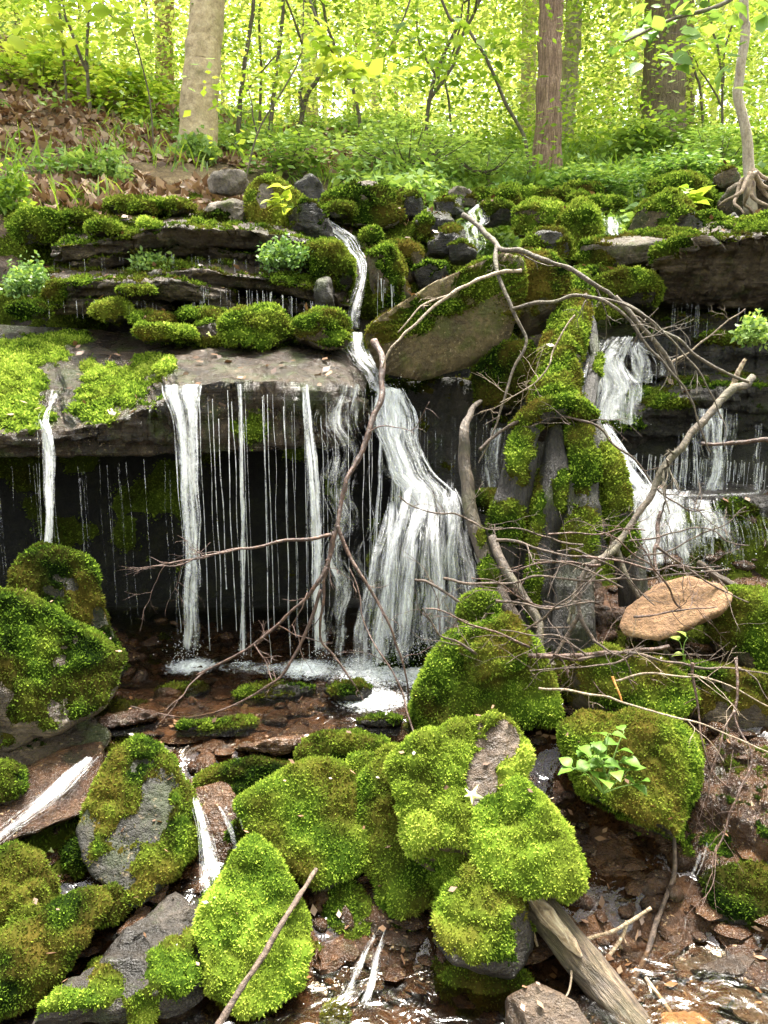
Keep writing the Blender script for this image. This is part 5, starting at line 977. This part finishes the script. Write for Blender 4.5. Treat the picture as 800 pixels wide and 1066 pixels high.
# single leaf lying on the slab, yellow leaf in the water
def flat_leaf(label, px, py, Y, s, mat, tint, lobes=5):
    c = at(px, py, Y); th = np.linspace(0, 2*math.pi, 41)[:-1]; r = s*(.42+.75*(1-np.abs(np.sin(lobes*th/2)))**1.6)*(1-.25*np.cos(th)); a = unit(np.cross(EYE-c, [0,0,1])); n = unit(unit(EYE-c)+np.array([0,0,.8])); b = np.cross(n, a)
    ring = c+a*(r*np.cos(th+.4))[:,None]+b*(r*np.sin(th+.4))[:,None]+n*(.004+.006*np.cos(2*th))[:,None]; V = np.concatenate([[c+n*.008], ring]); i = np.arange(40)
    o = mk('fallen_leaf', V, np.stack([0*i, i+1, (i+1)%40+1], 1), M[mat], attrs={'tint': np.full(41, tint)}, loc=c); tag(o, label, 'leaf')
flat_leaf('pale fallen maple leaf on the bare strip of the big slab', 491, 828, 2.42, .03, 'leaffar', 1.0)
flat_leaf('small yellow leaf floating in the stream at left', 53, 886, 2.6, .011, 'leaffar', .95, 3)
flat_leaf('little white leaf on the tan stone by the moss mound', 217, 348, 4.8, .016, 'leaffar', 1.0, 3)

# dead leaves dropped on stones and moss
def dropped(n, x0, x1, y0, y1, z, size, lab):
    dg = bpy.context.evaluated_depsgraph_get(); P = []; NN = []
    for _ in range(n):
        x, y = random.uniform(x0, x1), random.uniform(y0, y1); ok, p, nn, _i, ob, _m = SC.ray_cast(dg, (x, y, z), (0, 0, -1))
        if ok and nn.z > .35 and ob.name.split('.')[0] in ('moss', 'rock', 'rock_ledge', 'ground', 'moss_carpet'): P.append(p[:]); NN.append(nn[:])
    P = np.array(P)+np.array([0, 0, .012]); NN = np.array(NN); v, f, t = kite_leaves(P, size, np.clip(rng.normal(.22, .2, len(P)), 0, 1), .7); o = mk('fallen_leaves', v, f, M['litter'], attrs={'tint': t}); tag(o, lab, 'leaf litter', None, 'stuff')
dropped(300, -1.6, 1.6, 1.9, 3.5, 1.2, .024, 'scattered brown leaf bits caught on the foreground moss and stones')
dropped(700, -3, 3, 4.0, 7.2, 3.2, .05, 'scattered brown leaves on the ledges and upper stones')
# ================================================================== forest floor cover
def on_ground(n, x0, x1, y0, y1, dens=None):
    u = rng.uniform(x0, x1, n); y = y0*(y1/y0)**rng.random(n); x = u*y; return np.stack([x, y, gz(x, y)], 1)
P = on_ground(42000, -.64, .05, 6.3, 16); m = fbm(P*1.3, 3, 12); P = P[(m+.55*(-P[:,0]/P[:,1]-.2)) > -.15]
v, f, = kite_leaves(P+np.array([0,0,.012]), .095, None if False else np.zeros(len(P)), .55)[:2]; t = np.repeat(np.clip(rng.normal(.55, .25, len(P)), 0, 1), 4)
o = mk('fallen_leaves', v, f, M['litter'], attrs={'tint': t}); tag(o, 'brown dead leaves covering the forest slope', 'leaf litter', None, 'stuff')
P = on_ground(5200, -.65, .65, 6.6, 26); m = fbm(P*1.1, 3, 31); P = P[m+1.3*(P[:,0]/P[:,1]+.08)+.03*(P[:,1]-9) > .02]
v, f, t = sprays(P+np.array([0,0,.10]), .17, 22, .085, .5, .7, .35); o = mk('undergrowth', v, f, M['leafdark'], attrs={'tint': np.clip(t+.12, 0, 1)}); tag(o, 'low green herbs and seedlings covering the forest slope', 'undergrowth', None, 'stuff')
def grass(n, x0, x1, y0, y1, thr, h, lab, seed):
    P = on_ground(n, x0, x1, y0, y1); m = fbm(P*1.6, 3, seed); P = P[m > thr]; k = len(P); d = rng.normal(0, .45, (k,3)); d[:,2] = 1; d /= np.linalg.norm(d, axis=1, keepdims=True); s = np.cross(d, rng.normal(0, 1, (k,3))); s /= np.linalg.norm(s, axis=1, keepdims=True)
    hh = (h*(.5+rng.random(k)))[:,None]; w = (.0011*P[:,1]*(.6+rng.random(k)))[:,None]; tip = P+d*hh+np.stack([d[:,0], d[:,1], -np.abs(d[:,0])*.6], 1)*hh*.5; mid = P+d*hh*.6
    V = np.stack([P-s*w, P+s*w, mid+s*w*.8, tip, mid-s*w*.8], 1).reshape(-1,3); i = np.arange(k)[:,None]*5; F = np.concatenate([i+np.array([0,1,2,4])]); F3 = i+np.array([4,2,3])
    o = mk('grass', V, [F, F3], M['leaf'], attrs={'tint': np.repeat(np.clip(rng.normal(.4, .2, k), 0, 1), 5)}); tag(o, lab, 'grass', None, 'stuff')
grass(3600, -.62, -.05, 6.3, 13, .2, .2, 'thin green grass on the litter slope at left', 41)
grass(12000, 0, .7, 7.2, 16, .1, .26, 'tall green grass and weeds on the bank at right', 42)

# ================================================================== trees
def tree(label, pts, r0, r1, mat, name='forest_tree', group=None, height=9, seg=20, flute=0., crown=8, seed=1, tint=.55, lf=.13, flare=.35, limbs=()):
    rg = np.random.default_rng(seed); W = pix(pts); d = unit(W[-1]-W[-2]); top = W[-1]+np.array([d[0]*.5, d[1]*.2, 1])*max(.5, height-(W[-1][2]-W[0][2])); W[0] = W[0]-np.array([0,0,.25])
    W.append((W[-1]+top)/2); W.append(top); n = 60; C = smooth_path(W, n); rad = taper(n, r0, r1, .8); zz = np.linspace(0, 1, n); rad = rad*(1+flare*np.exp(-zz*16)); rad[-8:] *= np.linspace(1, .4, 8)
    V, Q, T = tube_arr(C, rad, seg, .05, 5, flute, seed, min(.02, r0*.25)); o = mk('trunk', V, [Q, T], mat, loc=None); root = bpy.data.objects.new(name, None); COL.objects.link(root); root.location = [float(c) for c in W[0]]; tag(root, label, 'tree', group)
    o.parent = root; o.location = [-float(c) for c in W[0]]
    cen = []; parts = []
    for lp, a, b in limbs:
        Wl = pix(lp); Cl = smooth_path(Wl, 30); parts.append(tube_arr(Cl, taper(30, a, b), 7, .1, 12, seed=seed, wob=.01)); cen += [Cl[k]+rg.normal(0, .1, 3) for k in range(12, 30, 4)]
    for k in range(crown):
        i = rg.integers(int(n*.62), n-1); a = rg.uniform(0, 2*math.pi); l = rg.uniform(.8, 2.2)*height/9
        e = C[i]+np.array([math.cos(a)*l, math.sin(a)*l, l*rg.uniform(.2, .7)]); parts.append(tube_arr(smooth_path([C[i], (C[i]+e)/2+np.array([0,0,.12]), e], 12), taper(12, max(r1*.5, .012), .006), 6)); cen += [e, C[i]*.35+e*.65]
    for q in parts: v, f = merge([q]); mk('limb', v, f, mat, parent=root)
    if cen:
        v, f, t = sprays(np.array(cen), .55*max(.6, height/9) if height > 6 else .4, 120 if height > 6 else 34, lf, tint, .75); mk('crown', v, f, M['leaf'], parent=root, attrs={'tint': t})
    return root
tree('thick smooth beech trunk standing on the litter slope at left', [(205,152,8.8),(208,100,8.85),(211,50,8.9),(216,-20,8.95)], .185, .16, M['beech'], seg=30, height=11, seed=1)
tree('red furrowed double trunk in the middle of the forest edge', [(571,196,9.2),(571,130,9.25),(572,60,9.3),(573,-20,9.35)], .135, .115, M['redbark'], seg=36, flute=.35, height=11, seed=2)
tree('pale slim trunk right behind the red furrowed one', [(587,186,13),(591,110,13),(596,40,13),(599,-20,13)], .13, .11, M['palebark'], height=13, seed=3)
tree('broad dark trunk among shrubs at right', [(690,170,12),(691,100,12),(693,40,12),(694,-20,12)], .29, .25, M['darkbark'], seg=28, height=13, seed=4)
tree('grey brown trunk close behind the broad dark one', [(711,160,14.5),(712,90,14.5),(713,-20,14.5)], .17, .15, M['darkbark'], height=14, seed=5)
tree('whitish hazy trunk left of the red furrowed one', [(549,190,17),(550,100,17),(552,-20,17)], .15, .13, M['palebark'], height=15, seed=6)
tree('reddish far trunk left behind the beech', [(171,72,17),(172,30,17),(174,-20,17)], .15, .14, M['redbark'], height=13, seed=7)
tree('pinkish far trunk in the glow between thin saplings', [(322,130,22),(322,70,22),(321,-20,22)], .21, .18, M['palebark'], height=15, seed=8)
rt = tree('slim crooked pale tree with bare roots spread over a rock at right', [(784,186,6.6),(778,150,6.6),(770,108,6.6),(769,86,6.6),(776,30,6.6),(775,-20,6.6)], .038, .03, M['palebark'], height=6, seg=16, seed=9, crown=5, flare=.5)
parts = []
for k, p in enumerate([[(782,180),(776,196),(762,206),(750,214)],[(783,182),(780,200),(778,212),(790,226)],[(784,180),(792,192),(806,196),(830,198)],[(784,178),(796,184),(812,186)],[(782,184),(772,190),(766,212),(772,222)],[(785,182),(800,204),(820,208)],[(782,182),(784,205),(800,216),(824,220)]]):
    C = smooth_path(pix([(a, b, 6.5-.12*math.sin(i+k)) for i, (a, b) in enumerate(p)]), 26); parts.append(tube_arr(C, taper(26, .021, .007), 8, .3, 16, seed=k, wob=.02))
v, f = merge(parts); mk('root', v, f, M['rootpale'], parent=rt)
rock('dark earthy root mound under the slim crooked tree', [(752,214),(764,196),(786,188),(840,186),(850,240),(800,246),(762,240)], 6.75, .2, M['boulder'], None)
# saplings that show singly
sap = [('two stemmed dark sapling on the slope left of the beech',[(96,136,9.5),(92,90,9.5),(91,40,9.5),(94,-20,9.5)],.03,[([(91,75,9.5),(80,48,9.4),(68,14,9.3),(62,-10,9.3)],.018,.01)]),
 ('thin straight sapling at the far left of the slope',[(72,120,9.8),(67,70,9.8),(63,20,9.8),(60,-20,9.8)],.022,[]),
 ('leaning wisp of a sapling just left of the beech',[(160,155,8.4),(157,110,8.4),(146,60,8.4),(134,22,8.4),(120,-20,8.4)],.012,[]),
 ('crooked grey sapling right of the beech',[(244,152,9.2),(250,110,9.2),(256,60,9.2),(265,-10,9.2)],.04,[([(250,105,9.2),(268,80,9.2),(288,58,9.2)],.014,.006)]),
 ('slim dark sapling behind the crooked grey one',[(270,118,12),(272,70,12),(270,20,12),(272,-20,12)],.03,[]),
 ('brown straight sapling left of the bent black ones',[(279,138,10.5),(286,90,10.5),(292,40,10.5),(296,-20,10.5)],.04,[]),
 ('thin whip rising from the pale boulder in a curve',[(250,180,7.2),(268,140,7.3),(296,92,7.4),(312,60,7.5),(316,20,7.6)],.012,[([(268,140,7.3),(262,110,7.3),(258,70,7.4)],.008,.004)]),
 ('black bent sapling with an elbow at its foot',[(310,120,11),(318,104,11),(330,84,11),(338,64,11),(332,30,11),(326,-10,11)],.045,[([(314,112,11),(312,98,11),(314,90,11)],.03,.02)]),
 ('dark sapling bowing left over the slope',[(377,128,11),(370,100,11),(358,70,11),(346,40,11),(336,0,11)],.035,[]),
 ('forked sapling in the middle, leaning right',[(442,134,10),(448,100,10),(460,62,10),(476,30,10),(500,0,10)],.035,[([(446,106,10),(470,70,10),(484,30,10),(490,-10,10)],.022,.012),([(462,88,10),(446,66,10),(436,40,10),(434,10,10)],.016,.008)]),
 ('dark thin sapling right of the forked one',[(472,146,10.5),(468,110,10.5),(464,80,10.5),(476,40,10.5),(482,0,10.5)],.022,[]),
 ('long sapling arching down to the right of the forest middle',[(552,190,9),(548,150,9),(528,110,9),(506,60,9),(480,20,9),(460,0,9)],.03,[]),
 ('slender dark sapling pair left of the crooked rooted tree',[(754,140,9.5),(752,90,9.5),(748,50,9.5),(738,0,9.5)],.022,[([(752,95,9.5),(756,50,9.5),(764,20,9.5)],.014,.007),([(752,110,9.5),(734,80,9.5),(716,50,9.5)],.012,.005)]),
 ('thin sapling behind the shrubs right of the broad dark trunk',[(736,150,12),(730,100,12),(722,70,12),(712,40,12)],.03,[])]
for k, (lab, pts, r, limbs) in enumerate(sap): tree(lab, pts, r*.68, r*.4, M['sapbark'], name='sapling', height=5.5, seg=9, crown=7, seed=40+k, tint=.6, lf=.07, flare=.2, limbs=limbs, group='saplings at the edge of the forest')
# leafy boughs that hang into the top of the picture
def bough(label, pts, r, spr, rad, per, leaf, seed, tint=.6, mat='leaf'):
    global rng
    W = pix(pts); C = smooth_path(W, 30); V, Q, T = tube_arr(C, taper(30, r, r*.3), 6, .1, 12, seed=seed); o = mk('leafy_bough', V, [Q, T], M['sapbark'], loc=W[0]); tag(o, label, 'tree branch')
    cs = np.array([at(*s) for s in spr]); v, f, t = sprays(cs, rad, per, leaf, tint, .72, .2, shape=8); mk('leaves', v, f, M[mat], parent=o, attrs={'tint': t}); return o
bough('maple bough with large leaves hanging in at the top right', [(830,-60,6.0),(760,0,5.8),(700,20,5.6),(650,44,5.5)], .02, [(650,36,5.5),(668,20,5.5),(690,28,5.6),(706,46,5.5),(720,14,5.6),(740,24,5.7),(682,56,5.5),(700,0,5.6),(760,10,5.7),(780,48,5.6),(795,80,5.6),(790,20,5.6)], .2, 8, .10, 3, .5, 'leafdark')
bough('leafy twig hanging over the middle left of the forest', [(310,-40,7.5),(330,20,7.4),(350,60,7.3),(378,84,7.2)], .014, [(346,64,7.3),(362,72,7.25),(380,78,7.2),(330,50,7.35),(316,36,7.4),(340,80,7.3),(400,70,7.3),(356,44,7.3)], .22, 12, .13, 4, .62)
bough('spray of fresh leaves at the top left of the beech', [(60,-40,8),(96,0,7.9),(120,20,7.8)], .012, [(100,14,7.9),(120,10,7.8),(132,30,7.8),(80,20,8),(60,8,8),(40,30,8),(20,16,8)], .28, 14, .13, 5, .6)
bough('layered green bough across the forest middle', [(440,-40,8.6),(420,20,8.5),(400,60,8.5)], .012, [(410,30,8.5),(430,50,8.5),(452,40,8.6),(470,64,8.6),(390,50,8.5),(500,40,8.7),(520,70,8.7)], .4, 30, .10, 6, .5)
# shrubs
def shrub(label, cx, cy, w, h, Y, n, per, leaf, seed, tint=.5, mat='leafdark'):
    rg = np.random.default_rng(seed); b = at(cx, cy+h/2, Y); o = bpy.data.objects.new('shrub', None); COL.objects.link(o); o.location = [float(c) for c in b]; tag(o, label, 'shrub')
    cs = []; parts = []
    for i in range(n):
        a = rg.uniform(0, 2*math.pi); rr = math.sqrt(rg.random()); e = at(cx+math.cos(a)*rr*w/2, cy+math.sin(a)*rr*h/2, Y+rg.uniform(-.5, .5)*w*Y/FPX*.8); cs.append(e); parts.append(tube_arr(smooth_path([b, (b+e)/2+np.array([0,0,-.05]), e], 10), taper(10, .009, .003), 5))
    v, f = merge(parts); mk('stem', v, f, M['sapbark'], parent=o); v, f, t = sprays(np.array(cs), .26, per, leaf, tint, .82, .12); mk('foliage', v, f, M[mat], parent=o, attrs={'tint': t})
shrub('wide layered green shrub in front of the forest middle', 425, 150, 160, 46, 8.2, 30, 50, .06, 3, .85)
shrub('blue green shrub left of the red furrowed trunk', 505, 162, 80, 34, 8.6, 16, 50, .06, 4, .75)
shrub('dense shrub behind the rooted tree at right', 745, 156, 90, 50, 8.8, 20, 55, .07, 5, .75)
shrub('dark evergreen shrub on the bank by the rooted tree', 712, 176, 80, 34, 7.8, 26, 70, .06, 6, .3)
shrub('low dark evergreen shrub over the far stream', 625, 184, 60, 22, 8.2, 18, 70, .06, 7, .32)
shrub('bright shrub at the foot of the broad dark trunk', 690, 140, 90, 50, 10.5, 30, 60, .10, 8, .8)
shrub('light green shrub on the slope between beech and far left', 40, 76, 110, 70, 10.5, 26, 55, .11, 9, .75, 'leaf')
shrub('fresh green shrub left of the beech trunk', 130, 100, 80, 60, 10.5, 20, 50, .11, 10, .6, 'leaf')
shrub('leafy shrub in the hollow right of the beech', 300, 156, 80, 34, 8.4, 14, 50, .08, 11, .55)
shrub('green shrub between beech and crooked grey sapling', 234, 152, 40, 26, 9.4, 10, 50, .08, 12, .7)

# far wood: separate slim trunks, then far leaves and added shading leaves in one mass
rg = np.random.default_rng(77)
for k in range(30):
    px = rg.uniform(-20, 820); Y = rg.uniform(19, 40); x = (px-400)/FPX*Y; z0 = float(gz(x, Y)[0]); h = rg.uniform(11, 16); r = rg.uniform(.04, .15); C = smooth_path([(x, Y, z0-.3), (x+rg.normal(0,.15), Y, z0+h*.5), (x+rg.normal(0,.5), Y, z0+h)], 24)
    V, Q, T = tube_arr(C, taper(24, r, r*.45), 10, .06, 4, seed=k); o = mk('distant_tree', V, [Q, T], [M['palebark'], M['redbark'], M['darkbark']][k%3], loc=C[0]); tag(o, 'slim bare far trunk in the hazy wood behind the saplings', 'tree', 'far trunks in the hazy wood')
n = 3600; u = rng.uniform(-.72, .72, n); y = 11.5*(52/11.5)**rng.random(n); x = u*y; h = rng.random(n)**1.1*np.minimum(18, 4+y*.36); C = np.stack([x, y, gz(x, y)+.4+h], 1)
keep = fbm(C*np.array([.22,.22,.3]), 3, 51) > -.30; C = C[keep]
nb = 1500; a = rng.uniform(math.pi*.68, math.pi*2.32, nb)+math.pi/2; rr = rng.uniform(11, 26, nb); B = np.stack([np.cos(a)*rr, np.sin(a)*rr+2, rng.random(nb)*15-1], 1); nc = 560; D = np.stack([rng.uniform(-11, 11, nc), rng.uniform(-14, 3.2, nc), rng.uniform(6.5, 12, nc)], 1); D = D[(fbm(D*np.array([.35,.35,.2]), 2, 61) > -.12) & (D[:,2] > 4.5+.62*np.maximum(D[:,1], 0)*2)]  # unseen leaves behind and over the camera, added to cut the front light
C = np.concatenate([C, B, D])
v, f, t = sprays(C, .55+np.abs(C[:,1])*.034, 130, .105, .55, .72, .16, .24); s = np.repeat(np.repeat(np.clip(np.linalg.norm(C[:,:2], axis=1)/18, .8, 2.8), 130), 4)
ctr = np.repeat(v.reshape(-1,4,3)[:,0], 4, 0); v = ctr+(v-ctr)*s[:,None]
o = mk('distant_and_shade_foliage', v, f, M['leaffar'], attrs={'tint': t}); tag(o, 'bright spring foliage of the far wood behind the trunks, with unseen leaves added to shade the front', 'foliage', None, 'stuff')

n = 620; u = rng.uniform(-.62, .62, n); y = 8.6*(14/8.6)**rng.random(n); x = u*y; C = np.stack([x, y, gz(x, y)+.5+5*rng.random(n)**1.3], 1); C = C[(fbm(C*.5, 3, 71)+.04*(C[:,2]-gz(C[:,0], C[:,1])) > .02) & ~((np.abs(C[:,0]/C[:,1]-.337) < .05) & (C[:,1] < 12))]
v, f, t = sprays(C, .45, 60, .062, .55, .75, .16); o = mk('understorey_foliage', v, f, M['leaf'], attrs={'tint': np.clip(t-.15, 0, 1)}); tag(o, 'airy fresh green leaves of the understorey between the saplings', 'foliage', None, 'stuff')
# ================================================================== the air of the wood
def haze():
    x0, x1, y0, y1, z0, z1 = -120, 120, -32, 100, -3, 45; V = np.array([(x, y, z) for x in (x0,x1) for y in (y0,y1) for z in (z0,z1)], float)
    F = np.array([(0,1,3,2),(4,6,7,5),(0,4,5,1),(2,3,7,6),(0,2,6,4),(1,5,7,3)]); m, nt, out = nmat('haze'); v = N(nt, 'ShaderNodeVolumePrincipled', Density=HAZE); v.inputs['Color'].default_value = (.95,.97,.88,1); v.inputs['Anisotropy'].default_value = .3
    L(nt, v.outputs[0], out.inputs['Volume']); o = mk('haze', V, F, m, smooth=False); tag(o, 'pale light air between the trees', 'haze', None, 'stuff')
HAZE = 0
if HAZE: haze()
# ================================================================== light, sky, camera
SUN_EL, SUN_AZ = R(66), R(15)       # azimuth from +y (straight ahead) toward +x; the wood is lit from behind and above
w = bpy.data.worlds.new('World'); SC.world = w; w.use_nodes = True; nt = w.node_tree; bg = nt.nodes['Background']
sky = nt.nodes.new('ShaderNodeTexSky'); sky.sky_type = 'NISHITA'; sky.sun_disc = False; sky.sun_elevation = SUN_EL; sky.sun_rotation = SUN_AZ; sky.dust_density = 4.0; sky.air_density = 1.0; sky.ozone_density = .6
hs = nt.nodes.new('ShaderNodeHueSaturation'); hs.inputs['Saturation'].default_value = .4; L(nt, sky.outputs[0], hs.inputs['Color']); L(nt, hs.outputs[0], bg.inputs[0]); bg.inputs[1].default_value = .09
sl = bpy.data.lights.new('sun', 'SUN'); sl.energy = 4.5; sl.angle = R(22); sl.color = (1, .95, .86); so = bpy.data.objects.new('sun', sl); COL.objects.link(so)
sd = np.array([math.sin(SUN_AZ)*math.cos(SUN_EL), math.cos(SUN_AZ)*math.cos(SUN_EL), math.sin(SUN_EL)])
from mathutils import Vector
so.rotation_euler = Vector([float(c) for c in sd]).to_track_quat('Z', 'Y').to_euler(); so.location = (0, 0, 30)
cam = bpy.data.cameras.new('camera'); co = bpy.data.objects.new('camera', cam); COL.objects.link(co); co.location = [float(c) for c in EYE]; co.rotation_euler = (R(90)-PITCH, 0, 0)
cam.sensor_fit = 'VERTICAL'; cam.sensor_height = 36; cam.lens = 36*FPX/1066; cam.clip_end = 500; cam.clip_start = .05; SC.camera = co
SC.view_settings.view_transform = 'Standard'; SC.view_settings.look = 'None'; SC.view_settings.exposure = 3.3; SC.view_settings.gamma = 1.0; SC.view_settings.use_curve_mapping = False
SC.cycles.use_denoising = True; SC.cycles.max_bounces = 8; SC.cycles.diffuse_bounces = 4; SC.cycles.glossy_bounces = 3; SC.cycles.transmission_bounces = 4; SC.cycles.transparent_max_bounces = 24; SC.cycles.sample_clamp_indirect = 4
